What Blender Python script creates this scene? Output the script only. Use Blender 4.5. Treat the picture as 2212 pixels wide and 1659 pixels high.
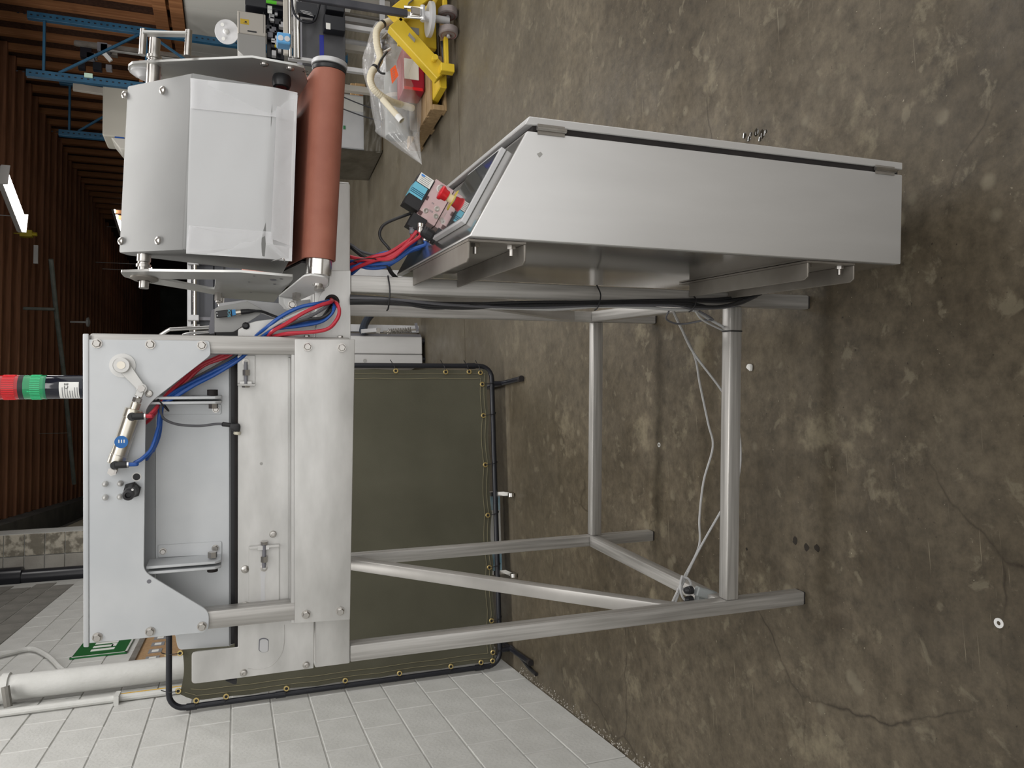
import bpy, bmesh, math, random
from mathutils import Vector, Matrix
random.seed(7)
for o in list(bpy.data.objects): bpy.data.objects.remove(o)
SC = bpy.context.scene
COL = SC.collection
PI = math.pi
# ------------------------------------------------------------------ camera
H = 1.5; FPX = 1649.0
PITCH = math.radians(19.93); ROLL = math.radians(-0.2); YAW = math.radians(-4.71)   # heading against the room's depth axis
def rotz(v, a):
    c, s = math.cos(a), math.sin(a)
    return Vector((c*v[0]-s*v[1], s*v[0]+c*v[1], v[2]))
def _axes():
    cp, sp, cr, sr = math.cos(PITCH), math.sin(PITCH), math.cos(ROLL), math.sin(ROLL)
    right0 = Vector((1, 0, 0)); down0 = Vector((0, -sp, -cp)); fwd0 = Vector((0, cp, -sp))
    right = right0*cr - down0*sr; down = right0*sr + down0*cr
    return rotz(right, YAW), rotz(down, YAW), rotz(fwd0, YAW)
RIGHT, DOWN, FWD = _axes()
EYE = Vector((0, 0, H))
cam = bpy.data.cameras.new('camera'); cam.sensor_fit = 'HORIZONTAL'; cam.sensor_width = 36
cam.lens = FPX/2212*36; cam.clip_start = .02; cam.clip_end = 200
co = bpy.data.objects.new('camera', cam); COL.objects.link(co)
mw = Matrix.Identity(4)                      # the phone was held on its side: picture-right is down
for i in range(3): mw[i][0] = DOWN[i]; mw[i][1] = RIGHT[i]; mw[i][2] = -FWD[i]; mw[i][3] = EYE[i]
co.matrix_world = mw
SC.camera = co
# ------------------------------------------------------------------ view, sky, lamps
SC.view_settings.view_transform = 'Standard'; SC.view_settings.look = 'None'
SC.view_settings.gamma = 1; SC.view_settings.use_curve_mapping = False
SC.view_settings.exposure = 0.47
wd = bpy.data.worlds.new('world'); SC.world = wd; wd.use_nodes = True
wd.node_tree.nodes['Background'].inputs[0].default_value = (1.0, .99, .97, 1)
wd.node_tree.nodes['Background'].inputs[1].default_value = 0.98
def area(name, loc, target, sx, sy, power, color=(1, .98, .95)):
    l = bpy.data.lights.new(name, 'AREA'); l.shape = 'RECTANGLE'; l.size = sx; l.size_y = sy; l.energy = power; l.color = color
    o = bpy.data.objects.new(name, l); COL.objects.link(o); o.location = loc
    o.rotation_euler = (Vector(target)-Vector(loc)).to_track_quat('-Z', 'Y').to_euler()
    return o
area('ceiling_lamp_near', (.6, -.6, 4.3), (.6, -.3, 0), 2.6, .8, 34)
area('ceiling_lamp_mid', (.2, 3.2, 4.3), (.2, 3.2, 0), 3.0, 1.0, 62)
area('ceiling_lamp_side', (3.2, 3.0, 4.3), (3.2, 3.0, 0), 3.0, 1.0, 60)
area('ceiling_lamp_back', (3.2, 8.2, 4.3), (3.2, 8.2, 0), 3.0, .8, 110)
# ------------------------------------------------------------------ picture -> place helpers
def dirw(px, py): return (RIGHT*(829.5-py) + DOWN*(px-1106) + FWD*FPX)/FPX
def hit(px, py, p0, n):
    d = dirw(px, py); n = Vector(n)
    return EYE + d*((Vector(p0)-EYE).dot(n)/d.dot(n))
def W(px, py, ax, v):
    n = [0, 0, 0]; n['xyz'.index(ax)] = 1
    return hit(px, py, Vector(n)*v, n)
def proj(p):
    q = Vector(p)-EYE; z = q.dot(FWD)
    return (q.dot(DOWN)/z*FPX+1106, 829.5-q.dot(RIGHT)/z*FPX, z)
class Frame:
    """a rigid frame: origin + axes in world; .at() = point on one of its planes in the coordinates of `base`"""
    def __init__(s, o, X, Y, Z): s.o, s.X, s.Y, s.Z = Vector(o), Vector(X), Vector(Y), Vector(Z)
    def w(s, p): return s.o + s.X*p[0] + s.Y*p[1] + s.Z*p[2]
    def l(s, p): d = Vector(p)-s.o; return Vector((d.dot(s.X), d.dot(s.Y), d.dot(s.Z)))
    def at(s, px, py, ax, v):
        n = {'x': s.X, 'y': s.Y, 'z': s.Z}[ax]
        return s.l(hit(px, py, s.o+n*v, n))
MYAW = math.radians(-6.24)
MO = Vector((-0.478, 1.776, 0))
MF = Frame(MO, rotz((1, 0, 0), MYAW), rotz((0, 1, 0), MYAW), (0, 0, 1))
def M(px, py, ax, v): return MF.at(px, py, ax, v)
def subframe(o, yaw, tilt):                  # frame given in machine coordinates
    a, b = math.radians(yaw), math.radians(tilt)
    X = Vector((math.cos(a)*math.cos(b), math.sin(a)*math.cos(b), math.sin(b)))
    Y = Vector((-math.sin(a), math.cos(a), 0)); Z = X.cross(Y)
    R = lambda v: MF.X*v[0]+MF.Y*v[1]+MF.Z*v[2]
    return Frame(MF.w(o), R(X), R(Y), R(Z))
def m_of(fr, p): return MF.l(fr.w(p))        # sub-frame coordinates -> machine coordinates
# ------------------------------------------------------------------ materials
def mat(name, c1, c2=None, scale=6, rough=.5, metal=0., bump=0., stretch=(1, 1, 1), detail=5, rvar=0., spec=.5, coat=0., lo=.35, hi=.65, bscale=None, alpha=1., trans=0., ior=1.45):
    m = bpy.data.materials.new(name); m.use_nodes = True
    nt = m.node_tree; N = nt.nodes; L = nt.links; b = N['Principled BSDF']
    b.inputs['Base Color'].default_value = (*c1, 1); b.inputs['Roughness'].default_value = rough
    b.inputs['Metallic'].default_value = metal; b.inputs['Specular IOR Level'].default_value = spec
    b.inputs['Coat Weight'].default_value = coat; b.inputs['IOR'].default_value = ior
    b.inputs['Alpha'].default_value = alpha; b.inputs['Transmission Weight'].default_value = trans
    if c2 or bump or rvar:
        tc = N.new('ShaderNodeTexCoord'); mp = N.new('ShaderNodeMapping'); mp.inputs['Scale'].default_value = stretch
        L.new(tc.outputs['Object'], mp.inputs[0])
        nz = N.new('ShaderNodeTexNoise'); nz.inputs['Scale'].default_value = scale; nz.inputs['Detail'].default_value = detail
        L.new(mp.outputs[0], nz.inputs['Vector'])
        if c2:
            r = N.new('ShaderNodeValToRGB'); r.color_ramp.elements[0].position = lo; r.color_ramp.elements[1].position = hi
            r.color_ramp.elements[0].color = (*c1, 1); r.color_ramp.elements[1].color = (*c2, 1)
            L.new(nz.outputs['Fac'], r.inputs[0]); L.new(r.outputs[0], b.inputs['Base Color'])
        if rvar:
            mr = N.new('ShaderNodeMapRange'); mr.inputs['To Min'].default_value = rough-rvar; mr.inputs['To Max'].default_value = rough+rvar
            L.new(nz.outputs['Fac'], mr.inputs['Value']); L.new(mr.outputs[0], b.inputs['Roughness'])
        if bump:
            n2 = nz
            if bscale:
                n2 = N.new('ShaderNodeTexNoise'); n2.inputs['Scale'].default_value = bscale; n2.inputs['Detail'].default_value = 3; L.new(mp.outputs[0], n2.inputs['Vector'])
            bp = N.new('ShaderNodeBump'); bp.inputs['Strength'].default_value = bump; bp.inputs['Distance'].default_value = .01
            L.new(n2.outputs['Fac'], bp.inputs['Height']); L.new(bp.outputs[0], b.inputs['Normal'])
    return m
def emit(name, c, s):
    m = bpy.data.materials.new(name); m.use_nodes = True; b = m.node_tree.nodes['Principled BSDF']
    b.inputs['Base Color'].default_value = (*c, 1); b.inputs['Emission Color'].default_value = (*c, 1); b.inputs['Emission Strength'].default_value = s
    return m
STEEL = mat('brushed_steel', (.58, .575, .56), (.65, .645, .63), 7, .42, .45, .012, (1, 1, 2), rvar=.05)
STEELX = mat('brushed_steel_crosswise', (.49, .485, .47), (.66, .652, .637), 7, .42, .45, .012, (1, 1, 2.6), rvar=.05, lo=.3, hi=.68)
TUBE = mat('tube_steel', (.33, .318, .30), (.56, .545, .525), 5, .40, .5, .02, (22, 22, .7), rvar=.08, lo=.3, hi=.72)
TUBEX = mat('tube_steel_crosswise', (.33, .318, .30), (.56, .545, .525), 5, .40, .5, .02, (.7, 22, 22), rvar=.08, lo=.3, hi=.72)
TUBEY = mat('tube_steel_deep', (.33, .318, .30), (.53, .515, .495), 5, .40, .5, .02, (22, .7, 22), rvar=.08, lo=.3, hi=.72)
PLATE = mat('grey_blue_plate', (.535, .555, .575), (.60, .615, .63), 7, .46, .3, .012, rvar=.05)
CABST = mat('cabinet_steel', (.61, .605, .60), (.66, .655, .65), 3, .42, .5, .01, (4, 4, .8), rvar=.04)
MIRROR = mat('polished_steel', (.46, .45, .43), None, 5, .14, .9)
TUBEB = mat('tube_steel_brace', (.42, .405, .385), (.50, .485, .465), 7, .40, .5, .01, (1, 1, 1), rvar=.06)
BRACK = mat('stained_steel', (.22, .20, .175), (.34, .32, .29), 6, .5, .6, .05)
ALU = mat('grey_aluminium', (.52, .52, .53), (.60, .60, .61), 8, .5, .3)
DGREY = mat('dark_grey_paint', (.15, .15, .17), (.2, .2, .22), 5, .5)
CHROME = mat('chrome', (.78, .77, .75), None, 5, .18, 1)
BOLT = mat('bolt_steel', (.56, .54, .51), (.46, .44, .42), 60, .3, .95)
NICKEL = mat('warm_nickel', (.62, .58, .50), (.70, .66, .58), 10, .28, .85)
BLACK = mat('black_plastic', (.018, .018, .02), None, 5, .42)
BLACKM = mat('black_paint', (.012, .013, .018), None, 5, .3)
RUBBER = mat('black_rubber', (.012, .010, .010), (.02, .016, .015), 30, .8)
REDT = mat('red_tube', (.50, .03, .05), None, 5, .32)
BLUET = mat('blue_tube', (.02, .09, .36), None, 5, .32)
GREYT = mat('grey_cable', (.42, .42, .42), None, 5, .45)
DGT = mat('dark_grey_cable', (.10, .10, .11), None, 5, .45)
BELT = mat('rust_red_belt', (.29, .10, .066), (.345, .128, .085), 14, .62, 0, .05, bscale=220)
WHITEP = mat('white_plastic', (.74, .74, .73), None, 5, .4)
CREAM = mat('cream_plastic', (.78, .66, .45), None, 5, .45)
RED = mat('red_plastic', (.72, .02, .03), None, 5, .3)
YELLOW = mat('yellow_plastic', (.62, .5, .04), None, 5, .4)
CYAN = mat('sky_blue_plastic', (.16, .52, .68), None, 5, .4)
PINK = mat('rose_anodised', (.62, .44, .45), (.68, .51, .51), 30, .4, .4)
FILM = mat('clear_film', (.93, .94, .96), None, 9, .12, alpha=.55, bump=.5, bscale=7, spec=.7)
TAPE = mat('clear_tape', (.9, .9, .92), None, 26, .16, alpha=.35, bump=.3, bscale=26)
OLIVE = mat('olive_canvas', (.070, .067, .045), (.088, .084, .058), 3, .85, 0, .12, bscale=300)
STITCH = mat('tan_thread', (.26, .23, .14), None)
BRASS = mat('brass', (.72, .56, .24), None, 5, .3, .9)
WALLP = mat('white_block_paint', (.53, .53, .51), (.58, .58, .56), 10, .55, 0, .18, bscale=60)
WALLG = mat('bare_grey_block', (.16, .155, .14), (.23, .22, .20), 4, .9, 0, .3, bscale=50)
MORTAR = mat('painted_mortar', (.54, .54, .52), (.47, .47, .45), 30, .65)
WOOD = mat('red_brown_joist', (.19, .080, .040), (.32, .14, .07), 3, .75, 0, .1, (.5, 9, 9))
WOODV = mat('orange_brown_stud', (.26, .105, .04), (.40, .18, .075), 3, .7, 0, .1, (9, 9, .5))
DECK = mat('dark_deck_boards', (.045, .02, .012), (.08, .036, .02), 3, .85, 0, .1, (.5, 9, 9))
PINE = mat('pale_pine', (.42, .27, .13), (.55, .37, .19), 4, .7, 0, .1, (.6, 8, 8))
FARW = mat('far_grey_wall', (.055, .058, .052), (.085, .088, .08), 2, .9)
RACKB = mat('rack_blue', (.012, .06, .115), (.02, .085, .155), 6, .45)
JACKY = mat('jack_yellow', (.62, .43, .02), (.70, .50, .04), 6, .4)
BEIGE = mat('beige_panel', (.50, .47, .42), None, 5, .5)
GREYB = mat('grey_panel', (.34, .335, .32), None, 5, .5)
WRAPD = mat('dark_stretch_wrap', (.10, .09, .07), (.17, .155, .125), 5, .18, 0, .5, bscale=14)
CLEAR = mat('clear_wrap', (.80, .81, .82), None, 11, .10, alpha=.27, bump=1.2, bscale=16, spec=.8)
HOSE = mat('cream_hose', (.68, .62, .48), None, 5, .5)
TAGO = mat('orange_tag', (.85, .12, .03), None, 5, .5)
CORK = mat('cork', (.33, .20, .10), (.42, .27, .14), 60, .85)
SIGNG = mat('sign_green', (.01, .13, .03), None, 5, .25)
PRINT = mat('grey_print', (.25, .25, .26), None)
PAPER = mat('white_paper', (.80, .80, .77), None, 5, .5)
def floor_mat():
    m = bpy.data.materials.new('stained_concrete'); m.use_nodes = True; nt = m.node_tree; N = nt.nodes; L = nt.links; b = N['Principled BSDF']
    tc = N.new('ShaderNodeTexCoord')
    def vec(off, sc=(1, 1, 1), rot=0):
        mp = N.new('ShaderNodeMapping'); mp.inputs['Location'].default_value = off; mp.inputs['Scale'].default_value = sc; mp.inputs['Rotation'].default_value = (0, 0, rot); L.new(tc.outputs['Object'], mp.inputs[0]); return mp.outputs[0]
    def noise(s, d, off, sc=(1, 1, 1), rot=0, rough=.62, dist=0):
        n = N.new('ShaderNodeTexNoise'); n.inputs['Scale'].default_value = s; n.inputs['Detail'].default_value = d; n.inputs['Roughness'].default_value = rough; n.inputs['Distortion'].default_value = dist; L.new(vec(off, sc, rot), n.inputs['Vector']); return n.outputs['Fac']
    def ramp(src, p0, c0, p1, c1):
        r = N.new('ShaderNodeValToRGB'); e = r.color_ramp.elements; e[0].position = p0; e[1].position = p1
        e[0].color = (*c0, 1) if isinstance(c0, tuple) else (c0, c0, c0, 1); e[1].color = (*c1, 1) if isinstance(c1, tuple) else (c1, c1, c1, 1); L.new(src, r.inputs[0]); return r.outputs[0]
    def mix(a, c, fac, mode='MIX'):
        x = N.new('ShaderNodeMix'); x.data_type = 'RGBA'; x.blend_type = mode; L.new(a, x.inputs['A'])
        if isinstance(c, tuple): x.inputs['B'].default_value = (*c, 1)
        else: L.new(c, x.inputs['B'])
        if isinstance(fac, float): x.inputs['Factor'].default_value = fac
        else: L.new(fac, x.inputs['Factor'])
        return x.outputs['Result']
    def mul(a, b_):
        x = N.new('ShaderNodeMath'); x.operation = 'MULTIPLY'; L.new(a, x.inputs[0]); L.new(b_, x.inputs[1]); return x.outputs[0]
    c = ramp(noise(1.5, 8, (0, 0, 0)), .36, (.058, .046, .030), .66, (.118, .097, .067))
    c = mix(c, ramp(noise(20, 10, (2, 8, 0), rough=.72), .30, .55, .72, 1.5), 1.0, 'MULTIPLY')
    c = mix(c, (.215, .185, .125), ramp(noise(3.6, 9, (4, 2, 0), rough=.68), .575, .0, .66, .62))
    c = mix(c, (.190, .165, .115), ramp(noise(11, 6, (7, 3, 0), dist=.4), .60, .0, .66, .5))
    c = mix(c, (.030, .021, .012), ramp(noise(4.4, 8, (9, 5, 0), rough=.68), .57, .0, .72, .62))
    vo = N.new('ShaderNodeTexVoronoi'); vo.inputs['Scale'].default_value = 7; L.new(vec((3, 1, 0)), vo.inputs['Vector'])
    c = mix(c, (.20, .175, .125), mul(ramp(vo.outputs['Distance'], .10, .55, .17, .0), ramp(noise(2.3, 3, (5, 5, 0)), .48, .0, .56, 1.)))
    # hairline cracks
    ad = N.new('ShaderNodeMix'); ad.data_type = 'VECTOR'; ad.inputs['Factor'].default_value = .16; L.new(tc.outputs['Object'], ad.inputs['A'])
    nn_ = N.new('ShaderNodeTexNoise'); nn_.inputs['Scale'].default_value = 3; nn_.inputs['Detail'].default_value = 6; L.new(tc.outputs['Object'], nn_.inputs['Vector']); L.new(nn_.outputs['Color'], ad.inputs['B'])
    ve = N.new('ShaderNodeTexVoronoi'); ve.feature = 'DISTANCE_TO_EDGE'; ve.inputs['Scale'].default_value = 1.5; L.new(ad.outputs['Result'], ve.inputs['Vector'])
    c = mix(c, (.022, .016, .010), mul(ramp(ve.outputs['Distance'], .0, .8, .006, .0), ramp(noise(1.3, 3, (1, 9, 0)), .52, .0, .60, 1.)))
    # specks and scratches
    c = mix(c, (.36, .32, .24), ramp(noise(85, 3, (1, 7, 0)), .70, .0, .745, .8))
    c = mix(c, (.018, .013, .008), ramp(noise(55, 3, (3, 1, 0)), .69, .0, .74, .8))
    c = mix(c, (.26, .225, .16), mul(ramp(noise(2.2, 2, (0, 0, 0), (1.5, 75, 1), .5), .68, .0, .71, .7), ramp(noise(2, 3, (6, 1, 0)), .5, .0, .6, 1.)))
    # the slab away from the machine is cleaner and greyer
    sx = N.new('ShaderNodeSeparateXYZ'); L.new(tc.outputs['Object'], sx.inputs[0])
    mr = N.new('ShaderNodeMapRange'); mr.inputs['From Min'].default_value = 2.6; mr.inputs['From Max'].default_value = 5.2; mr.inputs['To Max'].default_value = .78; L.new(sx.outputs['Y'], mr.inputs['Value'])
    far = ramp(noise(4, 8, (3, 3, 0), (1, .5, 1)), .32, (.088, .074, .050), .7, (.122, .106, .076))
    c = mix(c, far, mr.outputs[0])
    L.new(c, b.inputs['Base Color'])
    rr = N.new('ShaderNodeMapRange'); rr.inputs['From Min'].default_value = .3; rr.inputs['From Max'].default_value = .7; rr.inputs['To Min'].default_value = .36; rr.inputs['To Max'].default_value = .68
    L.new(noise(3, 5, (2, 2, 2)), rr.inputs['Value']); L.new(rr.outputs[0], b.inputs['Roughness']); b.inputs['Specular IOR Level'].default_value = .28
    bp = N.new('ShaderNodeBump'); bp.inputs['Strength'].default_value = .15; bp.inputs['Distance'].default_value = .01
    L.new(noise(45, 6, (0, 3, 0)), bp.inputs['Height']); L.new(bp.outputs[0], b.inputs['Normal'])
    return m
FLOOR = floor_mat()
# ------------------------------------------------------------------ mesh builder
def catmull(P, n=6, closed=False):
    P = [Vector(p) for p in P]; out = []; k = len(P)
    if k < 3 and not closed: return P
    for i in range(k if closed else k-1):
        g = (lambda j: P[j % k]) if closed else (lambda j: P[min(max(j, 0), k-1)])
        a, b, c, d = g(i-1), g(i), g(i+1), g(i+2)
        for t in range(n):
            t /= n
            out.append(.5*((2*b)+(c-a)*t+(2*a-5*b+4*c-d)*t*t+(3*b-a-3*c+d)*t**3))
    if not closed: out.append(P[-1])
    return out
class MB:
    def __init__(s): s.bm = bmesh.new()
    def box(s, a, b, fr=None):
        x0, y0, z0 = a; x1, y1, z1 = b
        x0, x1 = sorted((x0, x1)); y0, y1 = sorted((y0, y1)); z0, z1 = sorted((z0, z1))
        f = fr or (lambda p: p)
        v = [s.bm.verts.new(f((x, y, z))) for x in (x0, x1) for y in (y0, y1) for z in (z0, z1)]
        for q in ((0, 1, 3, 2), (4, 6, 7, 5), (0, 4, 5, 1), (2, 3, 7, 6), (0, 2, 6, 4), (1, 5, 7, 3)): s.bm.faces.new([v[i] for i in q])
        return s
    def bar(s, p0, p1, w, d, up=(0, 0, 1)):      # rectangular bar between two points
        p0, p1 = Vector(p0), Vector(p1); t = (p1-p0).normalized(); u = Vector(up)
        a = t.cross(u); a = a.normalized() if a.length > 1e-4 else t.cross(Vector((1, 0, 0))).normalized(); b = a.cross(t).normalized()
        v = [s.bm.verts.new(p+a*i*w/2+b*j*d/2) for p in (p0, p1) for i, j in ((-1, -1), (1, -1), (1, 1), (-1, 1))]
        for q in ((3, 2, 1, 0), (4, 5, 6, 7), (0, 1, 5, 4), (1, 2, 6, 5), (2, 3, 7, 6), (3, 0, 4, 7)): s.bm.faces.new([v[i] for i in q])
        return s
    def prism(s, pts, ext):
        ext = Vector(ext); P = [Vector(p) for p in pts]
        a = [s.bm.verts.new(p) for p in P]; b = [s.bm.verts.new(p+ext) for p in P]; n = len(P)
        s.bm.faces.new(a); s.bm.faces.new(b[::-1])
        for i in range(n): s.bm.faces.new((a[i], b[i], b[(i+1) % n], a[(i+1) % n]))
        return s
    def cyl(s, p0, p1, r, r1=None, seg=20, caps=True):
        p0, p1 = Vector(p0), Vector(p1)
        return s.lathe([(r, 0), (r if r1 is None else r1, (p1-p0).length)], p0, p1-p0, seg, caps)
    def lathe(s, prof, p0, axis, seg=20, caps=True):
        p0 = Vector(p0); t = Vector(axis).normalized(); u = t.orthogonal().normalized(); w = t.cross(u)
        rings = []
        for r, h in prof:
            if r < 1e-6: rings.append([s.bm.verts.new(p0+t*h)])
            else: rings.append([s.bm.verts.new(p0+t*h+u*r*math.cos(2*PI*i/seg)+w*r*math.sin(2*PI*i/seg)) for i in range(seg)])
        for A, B in zip(rings, rings[1:]):
            for i in range(seg):
                q = [A[i % len(A)], A[(i+1) % len(A)], B[(i+1) % len(B)], B[i % len(B)]]
                q2 = []
                for v in q:
                    if v not in q2: q2.append(v)
                if len(q2) > 2: s.bm.faces.new(q2)
        if caps:
            if len(rings[0]) > 2: s.bm.faces.new(rings[0][::-1])
            if len(rings[-1]) > 2: s.bm.faces.new(rings[-1])
        return s
    def tube(s, pts, r, seg=8, closed=False, smooth=6):
        P = catmull(pts, smooth, closed) if smooth else [Vector(p) for p in pts]
        n = len(P); u = None; rings = []
        for i, p in enumerate(P):
            a = P[(i-1) % n] if closed or i else P[0]; b = P[(i+1) % n] if closed or i < n-1 else P[-1]
            t = (b-a).normalized()
            if u is None: u = t.orthogonal().normalized()
            u = (u-t*u.dot(t)); u = u.normalized() if u.length > 1e-6 else t.orthogonal().normalized()
            w = t.cross(u); rr = r(i/(n-1)) if callable(r) else r
            rings.append([s.bm.verts.new(p+u*rr*math.cos(2*PI*k/seg)+w*rr*math.sin(2*PI*k/seg)) for k in range(seg)])
        m = n if closed else n-1
        for i in range(m):
            A, B = rings[i], rings[(i+1) % n]
            for k in range(seg): s.bm.faces.new((A[k], A[(k+1) % seg], B[(k+1) % seg], B[k]))
        if not closed: s.bm.faces.new(rings[0][::-1]); s.bm.faces.new(rings[-1])
        return s
    def grid(s, f, nu, nv):                      # open sheet f(u,v), u,v in 0..1
        V = [[s.bm.verts.new(f(i/nu, j/nv)) for j in range(nv+1)] for i in range(nu+1)]
        for i in range(nu):
            for j in range(nv): s.bm.faces.new((V[i][j], V[i+1][j], V[i+1][j+1], V[i][j+1]))
        return s
    def mesh(s, name, m, bevel=0, segs=1, smooth=True, ang=35):
        bmesh.ops.recalc_face_normals(s.bm, faces=s.bm.faces)
        if bevel:
            E = [e for e in s.bm.edges if len(e.link_faces) == 2 and e.calc_face_angle(0) > .5]
            bmesh.ops.bevel(s.bm, geom=E, offset=bevel, segments=segs, affect='EDGES', profile=.5, clamp_overlap=True)
        me = bpy.data.meshes.new(name); s.bm.to_mesh(me); s.bm.free()
        me.materials.append(m)
        if smooth:
            me.shade_smooth(); me.set_sharp_from_angle(angle=math.radians(ang))
        return me
    def build(s, name, m, parent=None, **k): return link(name, s.mesh(name, m, **k), parent)
def link(name, me, parent=None, loc=None, rot=None):
    o = bpy.data.objects.new(name, me); COL.objects.link(o)
    if parent: o.parent = parent
    if loc is not None: o.location = loc
    if rot is not None: o.rotation_mode = 'QUATERNION'; o.rotation_quaternion = rot
    return o
def tag(o, label=None, cat=None, group=None, kind=None):
    if label: o['label'] = label
    if cat: o['category'] = cat
    if group: o['group'] = group
    if kind: o['kind'] = kind
    return o
def thing(name, label, cat, loc=(0, 0, 0), rz=0, group=None):
    o = bpy.data.objects.new(name, None); COL.objects.link(o); o.location = loc; o.rotation_euler = (0, 0, rz); o.empty_display_size = .1
    return tag(o, label, cat, group)
def text(name, body, size, m, origin, xdir, ydir, parent, ext=.0002):
    c = bpy.data.curves.new(name, 'FONT'); c.body = body; c.size = size; c.extrude = ext; c.align_x = 'CENTER'; c.align_y = 'CENTER'
    t = bpy.data.objects.new(name+'_curve', c); COL.objects.link(t)
    me = bpy.data.meshes.new_from_object(t.evaluated_get(bpy.context.evaluated_depsgraph_get()))
    bpy.data.objects.remove(t); me.materials.clear(); me.materials.append(m)
    x, y = Vector(xdir).normalized(), Vector(ydir).normalized(); z = x.cross(y)
    q = Matrix((x, y, z)).transposed().to_quaternion()
    return link(name, me, parent, origin, q)
def yq(axis): return Vector((0, 0, 1)).rotation_difference(Vector(axis))   # turns +Z onto axis
# ================================================================== SETTING
XL, XR, ZC, YF = -1.288, 5.985, 4.6, 30.0
fl = MB().box((-1.6, -3.2, -.12), (6.4, YF+.2, -.012)).build('floor', MORTAR); tag(fl, kind='structure', label='stained brown grey concrete floor')
YJ = W(1003, 690, 'z', 0)[1]                     # saw-cut joint across the slab
MB().box((-1.6, -3.2, -.012), (6.4, YJ-.004, 0)).build('floor_slab', FLOOR, fl)
MB().box((-1.6, YJ+.004, -.012), (6.4, YF+.2, 0)).build('floor_slab', FLOOR, fl)
# left wall: blocks in running bond over a mortar backing
BH, BL, JT = .1905, .381, .006
ZW = 16*BH+.005                                 # painted up to here
wl = MB().box((XL-.25, -2.0, 0), (XL-.005, 9.35, ZC+.27)).build('wall_left', MORTAR); tag(wl, kind='structure', label='white painted concrete block wall')
blk = MB().box((-.04, JT/2, JT/2), (0, BL-JT/2, BH-JT/2)).mesh('concrete_block', WALLP, bevel=.003)
blkg = MB().box((-.04, JT/2, JT/2), (0, BL-JT/2, BH-JT/2)).mesh('concrete_block', WALLG, bevel=.003)
cand = []
for k in range(22):
    for j in range(-2, 24):
        y0 = 1.745+j*BL+(BL/2 if k % 2 else 0); z0 = k*BH
        if y0+BL > 9.35 or z0+BH > 4.25: continue
        a = proj((XL, y0+BL, z0+BH/2)); b = proj((XL, y0+BL/2, z0+BH/2))
        vis = a[2] > .3 and -60 < a[0] < 2300 and a[1] < 1760
        # behind the welding curtain and the machine nothing shows
        hid = y0 > 4.35 and 440 < b[0] and b[1] > 1200
        if vis and not hid: cand.append((b[2], y0, z0, k))
cand.sort()
rest = MB()
for n, (d, y0, z0, k) in enumerate(cand):
    if n < 295: link('concrete_block', blk if k < 16 else blkg, wl, (XL+random.uniform(-.0015, .0015), y0, z0))
    elif k < 16: rest.box((XL-.03, y0+JT/2, z0+JT/2), (XL, y0+BL-JT/2, z0+BH-JT/2))
if len(cand) > 295:
    o = rest.build('far_blocks', WALLP, wl, smooth=False); o['kind'] = 'stuff'
# bare block pier, then the rougher wall beyond it up to the roof
pr = MB().box((XL-.2, 9.55, 0), (-.80, 10.1, 4.17)).build('trim_1', MORTAR); tag(pr, kind='structure', label='bare concrete block pier at the end of the white wall')
PIERM = (mat('pier_block', (.34, .32, .285), (.42, .40, .36), 5, .9, 0, .3, bscale=40), mat('crumbling_render', (.22, .20, .16), (.52, .48, .40), 14, .9, 0, .6, bscale=25, lo=.42, hi=.58))
for k in range(10, 22):
    for j in range(2):
        MB().box((XL+.02+j*.235, 9.53, k*BH+.004), (XL+.245+j*.235, 9.56, k*BH+BH-.004)).build('concrete_block', PIERM[j], pr, bevel=.003)
w2 = MB().box((XL-.2, 10.1, 0), (-1.12, YF, ZC+.27)).build('wall_left_far', WALLG); tag(w2, kind='structure', label='dim rough block wall beyond the pier')
for k in range(3):
    MB().box((-1.12, 10.2+.03, 2.9+k*.36), (-1.05, YF-.3, 3.2+k*.36)).build('plank', mat('lit_beige_plank', (.60, .55, .43), (.5, .46, .36), 4, .8) if k == 0 else bpy.data.materials['lit_beige_plank'], w2)  # plank colour brightened to stand in for light falling on them
tr2 = MB().box((-1.15, 10.2, 4.18), (-.80, YF, 4.42)).build('trim_2', mat('grey_ledger', (.10, .10, .10), (.15, .15, .14), 3, .8)); tag(tr2, kind='structure', label='grey ledger beam carrying the joist ends')
hang = MB().box((-.045, 0, 4.42), (.0, .12, 4.58)).mesh('joist_hanger', BRACK)
# far wall
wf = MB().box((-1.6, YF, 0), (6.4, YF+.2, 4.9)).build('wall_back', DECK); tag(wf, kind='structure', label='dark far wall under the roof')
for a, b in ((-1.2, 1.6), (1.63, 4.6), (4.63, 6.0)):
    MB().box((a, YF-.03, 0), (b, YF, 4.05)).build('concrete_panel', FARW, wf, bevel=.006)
# right wall: studs over boards, white panel below
wr = MB().box((XR+.10, 5.5, 0), (XR+.3, YF, 4.9)).build('wall_right', DECK); tag(wr, kind='structure', label='timber framed right wall with white lower panel')
stud = MB().box((0, 0, 2.16), (.10, .09, ZC+.2)).mesh('stud', WOODV, bevel=.004)
for i in range(26): link('stud', stud, wr, (XR, 9.83+i*.455, 0))
for i, (z0, z1) in enumerate(((2.14, 2.31), (2.35, 2.52))):
    MB().box((XR-.05, 9.6, z0), (XR, 11.9, z1)).build('timber', WOODV, wr, bevel=.004)
for k in range(5):
    MB().box((XR-.012, 7.0+k*1.22, 0), (XR+.02, 7.0+k*1.22+1.213, 2.13)).build('wall_panel', mat('white_wall_panel', (.62, .61, .57), None, rough=.6) if k == 0 else bpy.data.materials['white_wall_panel'], wr)
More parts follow.
